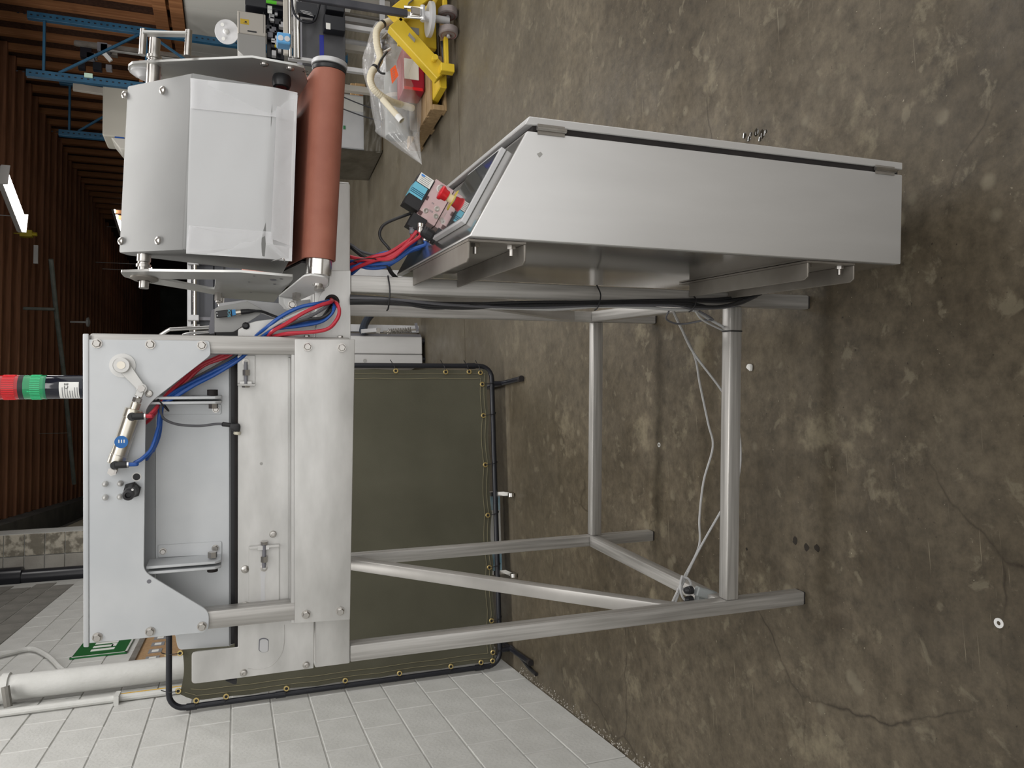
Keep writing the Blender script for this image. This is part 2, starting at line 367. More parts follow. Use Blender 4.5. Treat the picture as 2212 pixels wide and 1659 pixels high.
# roof: deck on joists
ce = MB().box((-1.6, -1.2, ZC+.27), (6.4, YF+.2, ZC+.34)).build('ceiling', DECK); tag(ce, kind='structure', label='dark timber roof deck on red brown joists')
jo = MB().box((-.86, 0, ZC), (XR+.08, .085, ZC+.27)).mesh('joist', WOOD, bevel=.004)
for i in range(42):
    y = 10.6+i*.468+random.uniform(-.03, .03)
    link('joist', jo, ce, (0, y, random.uniform(-.012, .012)))
    if i < 24: link('joist_hanger', hang, ce, (-.84, y-.02, 0))
# ------------------------------------------------------------------ things on the roof and walls
def tubething(name, label, cat, pts, r, m, seg=12, smooth=0, group=None):
    return tag(MB().tube(pts, r, seg, smooth=smooth).build(name, m), label, cat, group)
t = thing('sprinkler_pipe', 'thin grey green pipe running slantwise under the roof joists', 'pipe')
GPIPE = mat('grey_green_pipe', (.13, .15, .13), (.19, .2, .18), 9, .6)
p = [W(110, 560, 'z', 4.15), W(122, 680, 'z', 4.15), W(136, 790, 'z', 4.15), W(160, 1045, 'z', 4.15)]
MB().tube(p, .035, 10, smooth=0).build('pipe', GPIPE, t)
q = W(119, 668, 'z', 4.15); MB().cyl(q, q+Vector((0, 0, .43)), .026, seg=8).build('branch_pipe', GPIPE, t)
for f in (.2, .75): 
    q = p[0].lerp(p[3], f); MB().cyl(q, q+Vector((0, 0, .44)), .006, seg=6).build('hanger_rod', BRACK, t)
t = thing('ceiling_sprinkler', 'small white sprinkler head hanging on a thin drop under the roof', 'sprinkler')
q = W(185, 696, 'z', 4.35)
MB().cyl(q, q+Vector((0, 0, .3)), .02, seg=8).build('drop_pipe', WHITEP, t); MB().lathe([(.02, 0), (.09, -.02), (.10, -.06), (.03, -.08)], q, (0, 0, 1), 12).build('sprinkler_head', WHITEP, t)
q = W(217, 422, 'y', 20); tag(MB().lathe([(0, -.06), (.16, -.05), (.18, 0)], q+Vector((0, 0, .03)), (0, .3, 1), 20).build('round_vent', BEIGE), 'round beige disc high on the dark far end of the roof', 'vent')
LED = emit('led_light', (1, .98, .93), 12)
def fixture(a, b, label, w=.16):
    a, b = Vector(a), Vector(b); d = (b-a).normalized(); s = d.cross(Vector((0, 0, 1))).normalized()
    t = thing('strip_light', label, 'light', group='strip lights under the roof')
    up = s.cross(d)
    MB().bar(a+up*.035, b+up*.035, w, .06, up).build('housing', WHITEP, t, bevel=.006)
    MB().bar(a+d*.03, b-d*.03, w*.86, .012, up).build('diffuser', LED, t)
    for e, k in ((a, -1), (b, 1)): MB().bar(e, e+d*.012*k, w, .1, up).build('end_cap', WHITEP, t)
    for f in (.15, .85): q = a.lerp(b, f); MB().cyl(q+up*.06, Vector((q[0], q[1], ZC+.02)), .008, seg=6).build('hanger_wire', GREYT, t)
fixture(W(10, 378, 'y', 11.2), W(50, 482, 'y', 12.2), 'largest bright strip light at the picture edge above the conveyor guard', .30)
fixture(W(170, 282, 'y', 16.8), W(194, 340, 'y', 17.9), 'second bright strip light hanging in front of the far blue rack post', .26)
fixture(W(246, 440, 'y', 20.5), W(264, 500, 'y', 22.0), 'strip light half hidden behind the grey guard box', .26)
fixture(W(312, 568, 'y', 20), W(324, 588, 'y', 21.2), 'smallest far strip light beside the guard box pivot shaft', .26)
q = W(54, 505, 'z', 4.5); tag(MB().box(q-Vector((.05, .05, .1)), q+Vector((.05, .05, .06))).cyl(q-Vector((0, 0, .16)), q-Vector((0, 0, .1)), .03, seg=8).cyl(q+Vector((0, 0, .05)), q+Vector((0, 0, .38)), .008, seg=6).build('yellow_plug', YELLOW), 'small yellow plug hanging under the joists beside the largest strip light', 'plug')
q = W(78, 530, 'z', 4.5); tag(MB().box(q-Vector((.30, .02, .03)), q+Vector((.0, .02, .03))).build('white_tag_strip', WHITEP), 'short white strip fixed to a joist near the yellow plug', 'strip')
# pipes on the left wall
r = .066
t = thing('drain_pipe', 'thick white vertical drain pipe on the block wall above the curtain', 'pipe')
y0 = W(0, 1488, 'x', XL+.086)[1]
MB().cyl((XL+r+.02, y0, 0), (XL+r+.02, y0, 4.25), r, seg=24).build('pipe', WALLP, t)
for z in (2.62, 1.2): MB().lathe([(r+.001, 0), (r+.012, .004), (r+.012, .036), (r+.001, .04)], (XL+r+.02, y0, z), (0, 0, 1), 24, caps=False).build('pipe_band', WALLP, t); 
MB().cyl((XL+.02, y0-.12, 2.6), (XL+.12, y0-.10, 2.62), .02, seg=8).build('clamp_screw', WALLG, t)
t = thing('conduit_pipe', 'thin white vertical conduit beside the thick drain pipe', 'pipe')
YC = W(0, 1541, 'x', XL+.022)[1]
MB().cyl((XL+.022, YC, 0), (XL+.022, YC, 4.2), .018, seg=10).build('pipe', WALLP, t)
a = W(255, 1505, 'x', XL+.022)[2]; MB().cyl((XL+.028, YC+.03, a-.42), (XL+.028, YC+.03, a), .009, seg=8).build('yellow_wire', mat('ochre_wire', (.55, .33, .02)), t)
for z in (a, 1.4): MB().box((XL, YC-.05, z-.012), (XL+.045, YC+.05, z+.012)).build('strap', WALLP, t)
tubething('wall_cable', 'white cable bent in an arch on the upper block wall', 'cable', [W(-30, 1424, 'x', XL+.02), W(25, 1410, 'x', XL+.02), W(70, 1402, 'x', XL+.02), W(105, 1418, 'x', XL+.02), W(128, 1440, 'x', XL+.02), W(140, 1455, 'x', XL+.02), W(90, 1461, 'x', XL+.02), W(-20, 1472, 'x', XL+.02)], .016, WALLP, 8, 5)
t = thing('black_pipe', 'black vertical pipe on the bare block pier', 'pipe')
q = W(80, 1246, 'y', 9.42); MB().cyl((q[0], 9.42, 0), (q[0], 9.42, 4.25), .085, seg=16).build('pipe', BLACKM, t); q = W(20, 1248, 'y', 9.42); MB().cyl((q[0], 9.42, q[2]-.12), (q[0], 9.42, q[2]+.12), .105, seg=16).build('coupling', BLACKM, t)
# sign and notice board on the left wall
t = thing('wall_sign', 'green sign with white lettering on the block wall above the notice board', 'sign')
sx = XL+.012
def onw(a, b): return W(a, b, 'x', sx)
ys = 5.66; ye = 6.75; z0, z1 = 2.17, 2.50
MB().box((XL, ys, z0), (sx, ye, z1)).build('sign_board', SIGNG, t, bevel=.002)
MB().box((sx, ys, z0), (sx+.002, ye, z0+.012)).box((sx, ys, z0), (sx+.002, ys+.012, z1)).box((sx, ye-.012, z0), (sx+.002, ye, z1)).box((sx, ys, z1-.012), (sx+.002, ye, z1)).build('sign_edge', WALLP, t)
for i in range(9):
    MB().box((sx, ys+.12+i*.095, z0+.09+.02*(i % 3 == 1)), (sx+.002, ys+.165+i*.095, z1-.10)).build('white_letter', PAPER, t)
    if i % 2: MB().box((sx, ys+.12+i*.095, z0+.09), (sx+.002, ys+.19+i*.095, z0+.12)).build('white_letter', PAPER, t)
t = thing('notice_board', 'cork notice board with dark frame and small pinned cards', 'board')
ys, ye, z0, z1 = 5.1, 6.8, 1.2, 2.09
MB().box((XL, ys, z0), (XL+.012, ye, z1)).build('cork_panel', CORK, t)
MB().box((XL, ys, z1), (XL+.025, ye, z1+.035)).box((XL, ys, z0-.03), (XL+.025, ye, z0)).box((XL, ye, z0), (XL+.025, ye+.03, z1)).build('board_frame', BRACK, t)
for i in range(6): MB().box((XL+.012, ys+.06+i*.19, 1.955), (XL+.015, ys+.16+i*.19, 2.035)).build('card', PRINT, t); MB().box((XL+.015, ys+.08+i*.19, 1.975), (XL+.0155, ys+.14+i*.19, 2.015)).build('card', PAPER, t)
for i, (a, b) in enumerate(((1.70, .5), (1.80, .62))): MB().box((XL+.012, ys+.05+i*.02, a-.1), (XL+.016, ys+.28, a)).build('paper_sheet', PAPER, t); MB().box((XL+.016, ys+.09+i*.02, a-.08), (XL+.017, ys+.22, a-.03)).build('paper_sheet', BLACK, t)
pins = MB()
for i in range(40): y, z = random.uniform(ys+.1, ye-.1), random.uniform(1.55, 1.95); pins.cyl((XL+.012, y, z), (XL+.022, y, z), random.uniform(.006, .012), seg=6)
pins = pins.build('push_pins', mat('mixed_pins', (.7, .6, .3), (.75, .72, .7), 9, .4), t); pins['kind'] = 'stuff'
# ================================================================== WELDING CURTAIN
YS = 4.24
def s(px, py, dy=0): return W(px, py, 'y', YS+dy)
t = thing('welding_screen', 'olive canvas welding curtain tied into a black tube frame', 'screen', (-.4, YS, 0)); T0 = Vector((-.4, YS, 0))
def loc(p): return Vector(p)-T0
zt = s(365, 1440)[2]; zb = s(1066, 900)[2]+.003; xr = s(900, 790)[0]; xl = s(700, 1508)[0]
xl2 = max(xl, XL+.03); rt = .0145; R = .075
def arc(cx, cz, a0, a1): return [Vector((cx+R*math.cos(a), YS, cz+R*math.sin(a))) for a in [a0+(a1-a0)*i/6 for i in range(7)]]
loop = arc(xl2+R, zb+R, 1.5*PI, PI)+arc(xl2+R, zt-R, PI, PI/2)+arc(xr-R, zt-R, PI/2, 0)+arc(xr-R, zb+R, 0, -PI/2)
MB().tube([loc(p) for p in loop], rt, 12, True, 0).build('frame_tube', BLACKM, t)
for z in (zb+.1, zt-.13, zb+(zt-zb)*.68):
    for x in (xl2, xr): MB().cyl(loc((x, YS, z)), loc((x, YS, z+.05)), rt+.003, seg=12).build('coupling', BLACKM, t)
for x in (s(1068, 828)[0], s(1090, 1403)[0]):
    MB().cyl(loc((x, YS, zb)), loc((x, YS, .012)), .014, seg=12).build('leg', BLACKM, t)
    MB().cyl(loc((x, YS-.30, .016)), loc((x, YS+.30, .016)), .0145, seg=12).build('foot', BLACKM, t)
    MB().cyl(loc((x, YS-.32, .0165)), loc((x, YS-.29, .0165)), .0165, seg=12).build('foot_cap', RUBBER, t)
# canvas with scalloped hem
C1 = s(766, 800); cxr = s(900, 797)[0]; cxl = xl2+.018; czt = s(388, 1440)[2]; czb = s(1057, 900)[2]
def canvas(u, v):
    x = cxl+(cxr-cxl)*u; z = czb+(czt-czb)*v
    z += (.012*abs(math.sin(u*PI*6.0)))*(1-v)**6 - .020*abs(math.sin(u*PI*5))*v**8
    x += (.006*abs(math.sin(v*PI*5)))*(1 if u < .5 else -1)*abs(2*u-1)**8+.05*max(0, (v-.93)/.07)**2*max(0, 1-u*9)
    y = YS+.004*math.sin(u*17+v*2)+.004*math.sin(v*9+u*5)
    return loc((x, y, z))
MB().grid(canvas, 70, 60).build('canvas_sheet', OLIVE, t)
for d in (.012, .026):
    st = MB()
    st.tube([canvas(d*1.2+(1-2*d*1.2)*i/40, d)+Vector((0, -.002, 0)) for i in range(41)], .0012, 4, smooth=0)
    st.tube([canvas(1-d*1.2, d+(1-2*d)*i/30)+Vector((0, -.002, 0)) for i in range(31)], .0012, 4, smooth=0)
    st.tube([canvas(d*1.2, d+(1-2*d)*i/30)+Vector((0, -.002, 0)) for i in range(31)], .0012, 4, smooth=0)
    st.build('hem_stitching', STITCH, t)
gm = MB().lathe([(.007, 0), (.008, .003), (.013, .003), (.015, 0)], (0, 0, 0), (0, 0, 1), 14, caps=False).mesh('grommet', BRASS)
gh = MB().lathe([(0, .0008), (.0075, .0008)], (0, 0, 0), (0, 0, 1), 10, caps=False).mesh('grommet_hole', BLACKM)
gpx = [(855, 801), (963, 803.5), (1013.5, 803), (1038, 805), (1042, 830), (1044.5, 897.5), (1048.7, 1004), (1054, 1113), (1057.5, 1226), (1062, 1341), (1065, 1409.5), (1064.5, 1438.5), (1039.5, 1441), (974.5, 1450.5), (863.5, 1466.6), (746, 1481), (619, 1496), (488.6, 1513.5), (424, 1520), (385, 1492.7), (389, 1411)]
for i, (a, b) in enumerate(gpx):
    p = s(a, b, -.014); p[0] = min(max(p[0], cxl+.012), cxr-.012)
    g = link('grommet', gm, t, loc(p), yq((0, -1, 0))); link('grommet_hole', gh, g)
    if a < 1041 and a > 395 and b < 900: e = Vector((xr, YS, p[2]+.01))
    elif b > 1430 and a > 410: e = Vector((xl2, YS, p[2]+.008))
    elif a < 400: e = Vector((p[0], YS, zt))
    else: e = Vector((p[0]+.006, YS, zb))
    d = (e-p).normalized()
    MB().tube([loc(p+Vector((0, .004, 0))), loc(p+Vector((0, -.006, 0))+d*.012), loc(e+Vector((0, -rt-.002, 0))), loc(e+d*(rt+.003)), loc(e+d*(rt+.012)+Vector((.01, -.01, .01)))], .0022, 5, smooth=2).build('cable_tie', BLACK, t)
# bar lying behind the curtain foot
t = thing('sweeper_bar', 'slim blue and white bar with metal end brackets behind the curtain foot', 'bar')
a, b = W(1076, 1062, 'y', YS+.09), W(1086, 1236, 'y', YS+.09); z = (a[2]+b[2])/2+.02
STRIPE = mat('faded_blue', (.22, .42, .55), (.55, .68, .74), 12, .5)
MB().box((b[0], YS+.06, z-.015), (a[0], YS+.14, z+.05)).build('bar_body', PAPER, t, bevel=.006)
for f0, f1 in ((.0, .22), (.62, .98)): x0 = a[0]+(b[0]-a[0])*f0; x1 = a[0]+(b[0]-a[0])*f1; MB().box((x1, YS+.0575, z-.012), (x0, YS+.0605, z+.047)).build('blue_label', STRIPE, t)
for x in (a[0]-.01, b[0]+.01):
    MB().box((x-.012, YS-.10, .018), (x+.012, YS+.06, .022)).box((x-.012, YS+.03, .02), (x+.012, YS+.06, z+.05)).build('end_bracket', CHROME, t)
    MB().cyl((x-.01, YS-.10, .02), (x+.01, YS-.10, .02), .02, seg=14).build('wheel', CHROME, t)
# ================================================================== THE MACHINE
mc = thing('packaging_machine', 'stainless steel packaging machine on tall tube legs with hanging control cabinet', 'machine', MO, MYAW)
def V(*a): return Vector(a)
w = .038
def part(name, mb, m, parent=mc, label=None, **k):
    o = mb.build(name, m, parent, **k)
    if label: o['label'] = label
    return o
# hex bolt meshes (axis +Z), shared
def hexmesh(name, m, r=.009, h=.006, washer=.0125): 
    b = MB()
    if washer: b.cyl((0, 0, 0), (0, 0, .002), washer, seg=16)
    b.lathe([(r, .002), (r, h), (r*.8, h+.0012), (0, h+.0012)], (0, 0, 0), (0, 0, 1), 6)
    return b.mesh(name, m, smooth=False)
HEX = hexmesh('hex_bolt', BOLT, .0078, .0065, .0095); HEXS = hexmesh('small_bolt', BOLT, .006, .005, .0072)
SOCK = MB().lathe([(.0075, 0), (.0075, .003), (.006, .0055), (.0032, .006), (.0032, .003), (0, .003)], (0, 0, 0), (0, 0, 1), 16).mesh('socket_screw', BOLT)
DOME = MB().lathe([(.0085, 0), (.0085, .001), (.0075, .0035), (.004, .0055), (.0026, .0058), (.0026, .003), (0, .003)], (0, 0, 0), (0, 0, 1), 16).mesh('dome_screw', BOLT)
def bolt(me, p, axis=(0, -1, 0), parent=mc): return link(me.name, me, parent, p, yq(axis))
# legs, rails, braces
ZB, ZT = 1.26, 1.337
XB = .827
for x, y in ((0, 0), (XB, 0), (0, .82), (XB, .82)):
    part('leg', MB().box((x, y, .004), (x+w, y+w, ZB)), TUBE, bevel=.004, segs=2)
    part('foot_plug', MB().box((x+.002, y+.002, 0), (x+w-.002, y+w-.002, .005)), RUBBER)
part('front_crossbar', MB().box((w, 0, .224), (XB, w, .262)), TUBEX, bevel=.004, segs=2)
part('rear_crossbar', MB().box((w, .82, .224), (XB, .858, .264)), TUBEX, bevel=.004, segs=2)
part('side_crossbar', MB().box((0, w, .236), (w, .82, .274)), TUBEY, bevel=.004, segs=2)
part('side_crossbar', MB().box((XB, w, .236), (XB+w, .82, .274)), TUBEY, bevel=.004, segs=2)
part('diagonal_brace', MB().bar((w/2, .812, 1.17), (w/2, .03, .405), w*.96, w*.96, (1, 0, 0)), TUBEB, bevel=.004, segs=2)
part('diagonal_brace', MB().bar((XB+w/2, .03, 1.19), (XB+w/2, .815, .36), w*.96, w*.96, (1, 0, 0)), TUBEB, bevel=.004, segs=2)
part('front_rail', MB().box((-.003, .001, ZB), (1.066, .077, ZT)), STEELX, bevel=.004, segs=2)
part('rear_rail', MB().box((-.003, .782, ZB), (.87, .858, ZT)), STEELX, bevel=.004, segs=2)
part('side_rail', MB().box((0, .0775, ZB), (.076, .7815, ZT)), STEEL, bevel=.004)
part('side_rail', MB().box((.79, .0775, ZB), (.866, .7815, ZT)), STEEL, bevel=.004)
part('rail_end_cap', MB().box((1.0662, .004, ZB+.003), (1.0685, .074, ZT-.003)), STEELX)
def poly(pxs, y, ext, name, m, ax='y', fr=None, parent=mc, label=None, **k):
    pts = []
    for p in pxs:
        q = M(p[0], p[1], ax, y) if fr is None else m_of(fr, fr.at(p[0], p[1], ax, y))
        pts.append(q)
    return part(name, MB().prism(pts, ext), m, parent, label, **k)
def rounded(pts, r, n=5):                     # round the corners of a 2-D pixel polygon; r per corner
    out = []; k = len(pts)
    for i, p in enumerate(pts):
        P = Vector((*p[:2], 0)); rr = p[2] if len(p) > 2 else r
        A = Vector((*pts[i-1][:2], 0)); B = Vector((*pts[(i+1) % k][:2], 0))
        if rr <= 0: out.append((P.x, P.y)); continue
        a = P+(A-P).normalized()*min(rr, (A-P).length*.49); b = P+(B-P).normalized()*min(rr, (B-P).length*.49)
        for j in range(n+1):
            t = j/n; q = a*(1-t)**2+P*2*t*(1-t)+b*t*t; out.append((q.x, q.y))
    return out
# end plate on the front rail (L shaped) and the plate running behind the posts
YP = -.0005
poly(rounded([(514, 1398, 0), (428, 1407, 2), (414, 1410, 8), (414, 1477, 8), (430, 1476, 0), (677.5, 1443.5, 2), (678, 1340, 0), (678, 735, 0), (681, 690, 0), (600, 688, 0), (545, 694, 20), (514, 712, 4)], 0), YP-.003, (0, .0035, 0), 'base_plate', STEELX, bevel=.0008)
part('boss_plate', MB().prism([M(a, b, 'y', YP) for a, b in ((757, 735), (681, 735), (685, 662), (689, 641), (700, 624), (710, 616), (711, 585), (757, 585))], (0, -.0035, 0)), STEELX, bevel=.0008)
# round reinforcement seam and the slot on the left end
q = M(590, 1375, 'y', 0); arc_ = [M(526+70*math.cos(a)+30, 1375+70*math.sin(a), 'y', -.0042) for a in [i*PI*.62/16 for i in range(17)]]
part('weld_seam', MB().tube([M(614, 1350, 'y', -.0036), M(614, 1385, 'y', -.0036), M(608, 1412, 'y', -.0036), M(588, 1436, 'y', -.0036), M(560, 1446, 'y', -.0036), M(535, 1444, 'y', -.0036)], .0009, 6), STEELX)
def oval(c, hw, hh, y, n=8):
    pts = []
    for k in range(2*n):
        a = PI*k/n; pts.append(M(c[0]+hw*math.cos(a), c[1]+(hh if math.sin(a) > 0 else -hh)+hw*.6*math.sin(a), 'y', y))
    return pts
part('slot_rim', MB().prism(oval((569.5, 1393.5), 11, 9, -.0036), (0, -.0006, 0)), DGREY)
part('slot_plate', MB().prism(oval((570, 1394.5), 9.3, 8.6, -.0042), (0, -.0006, 0)), ALU)
for a, b in ((526, 1453), (661, 1436)): bolt(SOCK, M(a, b, 'y', -.0035))
part('release_lever', MB().prism([M(a, b, 'y', .02) for a, b in ((486, 1471), (512, 1466), (511, 1478), (505, 1479))], (0, .02, 0)), BLACK, bevel=.001)
part('brush_strip', MB().prism([M(a, b, 'y', .012) for a, b in ((507, 735), (519, 735), (520, 1400), (507, 1400))], (0, .02, 0)), RUBBER)
part('brush_backing', MB().box((.06, .034, 1.36), (.72, .05, 1.53)), BLACK)
# posts
for x in (.1215, .6865):
    part('post', MB().box((x, -.043, ZB+.006), (x+.0385, -.0045, 1.765)), TUBE, bevel=.005, segs=2)
# upper U shaped plate
UP = [(193.5, 1388, 0), (192, 733.5, 0), (447, 736, 0), (453, 738, 6), (455, 757, 0), (455, 768, 10), (330, 865, 14), (315.5, 885, 10), (311.5, 1228, 10), (322, 1240, 8), (446, 1315, 8), (452, 1327, 8), (451, 1357, 8), (440, 1365, 4)]
poly(rounded(UP, 0), -.0440, (0, -.0045, 0), 'upper_front_plate', PLATE, bevel=.0008)
part('top_lip', MB().prism([M(a, b, 'y', -.0435) for a, b in ((193, 1396), (181.5, 1396), (180, 721), (193, 721))], (0, -.0075, 0)), PLATE, bevel=.002, segs=2)
zl = M(186, 1000, 'y', -.04)[2]
part('top_cover', MB().box((.121, -.043, zl-.003), (.722, .27, zl+.0035)), PLATE, bevel=.001)
part('rear_cover', MB().box((.121, .262, 1.50), (.722, .268, zl-.004)), PLATE)
for a, b in ((209.5, 742), (325, 744), (436, 746), (210.5, 1376.5), (324.5, 1364), (436.5, 1352.5)): bolt(HEX, M(a, b, 'y', -.0485))
# lower panel: folded sheet
part('lower_front_panel', MB().prism([M(a, b, 'y', -.0435) for a, b in ((636, 1345), (636, 732), (766, 733), (755.5, 1337))], (0, -.006, 0)), STEELX, bevel=.002, segs=2)
part('panel_lip', MB().prism([M(a, b, 'y', -.020) for a, b in ((627, 1340), (628, 736), (637, 736), (637, 1340))], (0, -.02, 0)), STEELX, bevel=.001)
for a, b in ((664, 749), (738, 751), (661, 1327), (735, 1320)): bolt(HEX, M(a, b, 'y', -.0495))
for z in (1.355, 1.285): 
    for sx in (.7215, .1125): bolt(HEXS, (sx+(.002 if sx > .5 else .004), -.024, z), (1 if sx > .5 else -1, 0, 0))
# inner slanted cover seen through the U
YI = .030
poly(rounded([(336, 760, 0), (336, 1368, 0), (379, 1372, 4), (384, 1404, 16), (400, 1403, 0), (495, 1396, 5), (495, 735, 0), (336, 735, 0)], 0), YI, (0, .003, 0), 'inner_cover', PLATE, bevel=.0008)
a = [M(495, 1396, 'y', YI), M(495, 735, 'y', YI)]
part('inner_cover_lip', MB().prism([a[0], a[0]+V(0, .022, -.018), a[1]+V(0, .022, -.018), a[1]], (0, .003, .002)), PLATE)
a = [M(336, 1368, 'y', YI), M(336, 735, 'y', YI)]
part('inner_cover_top', MB().prism([a[0]+V(0, 0, .001), a[0]+V(0, .02, .03), a[1]+V(0, .02, .03), a[1]+V(0, 0, .001)], (0, .003, 0)), PLATE)
# swing arms inside the U
def arm(pxx, tab, flat1, flat2, nut, bump, side):
    poly(rounded(tab, 4), YI, (0, -.0025, 0), 'mounting_tab', PLATE, bevel=.0006)
    for i, f in enumerate((flat1, flat2)):
        q = [M(p[0], p[1], 'y', -.012) for p in f]; x = (q[0][0]+q[1][0])/2; z0, z1 = q[1][2], q[0][2]
        prof = [(x, YI-.002, z1), (x, -.036, z1), (x, -.036, z0+.012), (x, -.026, z0), (x, YI-.002, z0)]
        part('swing_arm', MB().prism([V(a-.0028, b, c) for a, b, c in prof], (.0056, 0, 0)), PLATE, bevel=.001)
    p = M(nut[0], nut[1], 'y', -.012); part('pivot_nut', MB().cyl(p-V(.006, 0, 0), p+V(.006, 0, 0), .0095, seg=6), BOLT, smooth=False)
    p = M(bump[0], bump[1], 'y', -.012); part('rubber_buffer', MB().cyl(p-V(.006, 0, 0), p+V(.006, 0, 0), .0105, seg=16), RUBBER)
arm(0, [(350, 873), (478, 873), (478, 895), (350, 895)], [(318, 859), (479, 858)], [(322, 869), (479, 869)], (461, 876), (459, 848), 1)
arm(0, [(341, 1177), (479, 1169), (479, 1197), (341, 1204)], [(318, 1221), (478, 1208)], [(322, 1233), (478, 1219)], (459, 1198), (459, 1228), -1)
for a, b in ((354, 885), (466, 884), (352, 1191), (465, 1184)): bolt(HEXS, M(a, b, 'y', YI-.0025))
# air cylinder with its lever
YF0 = -.0485
def f(px, py, d=0): return M(px, py, 'y', YF0-d)
part('pivot_washer', MB().cyl(f(265, 789.5), f(265, 789.5)+V(0, -.004, 0), .0235, seg=28), WHITEP)
part('pivot_hub', MB().lathe([(.0155, 0), (.0155, .014), (.014, .0155), (0, .0155)], f(265, 789)+V(0, -.004, 0), (0, -1, 0), 24), STEEL)
part('pivot_pin', MB().lathe([(.0075, 0), (.0075, .0015), (0, .0015)], f(264.5, 788.7)+V(0, -.0195, 0), (0, -1, 0), 20), NICKEL)
a, b = f(265, 789, .006), f(306, 838, .006); d = (b-a).normalized(); n_ = V(-d.z, 0, d.x)
L0 = [a+n_*.0125, a-n_*.0125, b-n_*.0075]+[b+(d*math.sin(k*PI/6)-n_*math.cos(k*PI/6))*.0075 for k in range(1, 6)]+[b+n_*.0075]
part('lever_arm', MB().prism(L0, (0, -.005, 0)), STEEL, bevel=.0006)
rod = f(306.5, 839, .016)
A, B = f(290, 883, .020), f(250, 1003, .020); dv = (B-A).normalized()
cyl = part('air_cylinder', MB().lathe([(.008, -.013), (.009, -.012), (.009, 0), (.0155, .001), (.0163, .003), (.0163, .018), (.0152, .019), (.0152, (B-A).length-.020), (.0163, (B-A).length-.019), (.0163, (B-A).length-.002), (.0145, (B-A).length)], A, dv, 28), NICKEL)
part('piston_rod', MB().cyl(A-dv*.03, A-dv*.011, .0045, seg=12), CHROME, cyl); part('rod_nut', MB().cyl(A-dv*.022, A-dv*.014, .0085, seg=6), BOLT, cyl, smooth=False)
part('clevis', MB().bar(A-dv*.024, rod-dv*.001, .0135, .012, (0, 1, 0)), STEEL, cyl, bevel=.001); part('clevis_end', MB().cyl(rod+V(0, .006, 0), rod+V(0, -.006, 0), .0095, seg=18), STEEL, cyl); 
part('clevis_nut', MB().cyl(rod+V(0, -.006, 0), rod+V(0, -.012, 0), .007, seg=6), BOLT, cyl, smooth=False)
part('cylinder_foot', MB().bar(B, B+dv*.018, .013, .012, (0, 1, 0)), BOLT, cyl, bevel=.002); part('foot_nut', MB().cyl(f(242, 1019, .02), f(242, 1019, .034), .0085, seg=6), BOLT, cyl, smooth=False)
part('foot_stud', MB().cyl(f(242, 1019, 0), f(242, 1019, .04), .0042, seg=10), BOLT, cyl)
lb = f(267.5, 951, .0); lb = V(lb.x, YF0-.020-.0158, lb.z)
part('blue_label', MB().lathe([(.012, -.0012), (.012, .0006), (0, .0006)], lb, (0, -1, 0), 24), mat('label_blue', (.01, .13, .42), None, rough=.3), cyl, 'round blue sticker with white print')
for k in range(3): MB().box((lb.x-.0015, lb.y-.001, lb.z-.006+k*.0045), (lb.x+.0045, lb.y-.0007, lb.z-.004+k*.0045)).build('label_print', PAPER, cyl)
def elbow(p, dirv, base): 
    p = Vector(p); part('elbow_fitting', MB().cyl(p+V(0, .012, 0), p+V(0, -.004, 0), .008, seg=14).cyl(p, p+Vector(dirv)*.021, .0066, seg=14), BLACK, cyl, bevel=.0008)
    part('fitting_collar', MB().cyl(p+Vector(dirv)*.021, p+Vector(dirv)*.024, .006, seg=14), CHROME, cyl); return p+Vector(dirv)*.024
e1 = elbow(f(285, 900, .040), (.02, 0, -1), A); e2 = elbow(f(248, 1005, .040), (.02, 0, -1), B)
# hole, studs, black bulkhead fitting, tapped hole
part('hole_rim', MB().lathe([(.0068, 0), (.0068, .0006), (.009, .0006), (.009, 0)], f(295, 1030), (0, -1, 0), 20, caps=False), STEEL); part('bore', MB().lathe([(.0068, .0004), (0, .0004)], f(295, 1030), (0, -1, 0), 20, caps=False), BLACK)
part('tapped_hole', MB().lathe([(.0042, .0004), (0, .0003)], f(322, 1256), (0, -1, 0), 14, caps=False), DGREY)
bolt(SOCK, f(322, 850)); 
for a, b in ((227.5, 1045), (260, 1044), (227.5, 1074), (259.5, 1072.5)): part('location_stud', MB().lathe([(.0058, 0), (.0058, .005), (.0045, .008), (0, .016)], f(a, b), (0, -1, 0), 12), STEEL)
kb = part('bulkhead_fitting', MB().lathe([(.0165, 0), (.0165, .009), (.0155, .0105), (0, .0105)], f(286, 1058), (0, -1, 0), 6), BLACK, smooth=False)
part('fitting_stem', MB().lathe([(.0115, 0), (.0125, .006), (.0095, .016), (.0095, .03), (.0105, .032), (.0108, .062), (.0095, .066), (.0055, .067), (.0045, .06), (0, .06)], f(286, 1058, .0105), (0, -1, 0), 24), BLACK, kb)
part('stem_pin', MB().cyl(f(286, 1058, .07), f(286, 1058, .0765), .0022, seg=10), STEEL, kb)
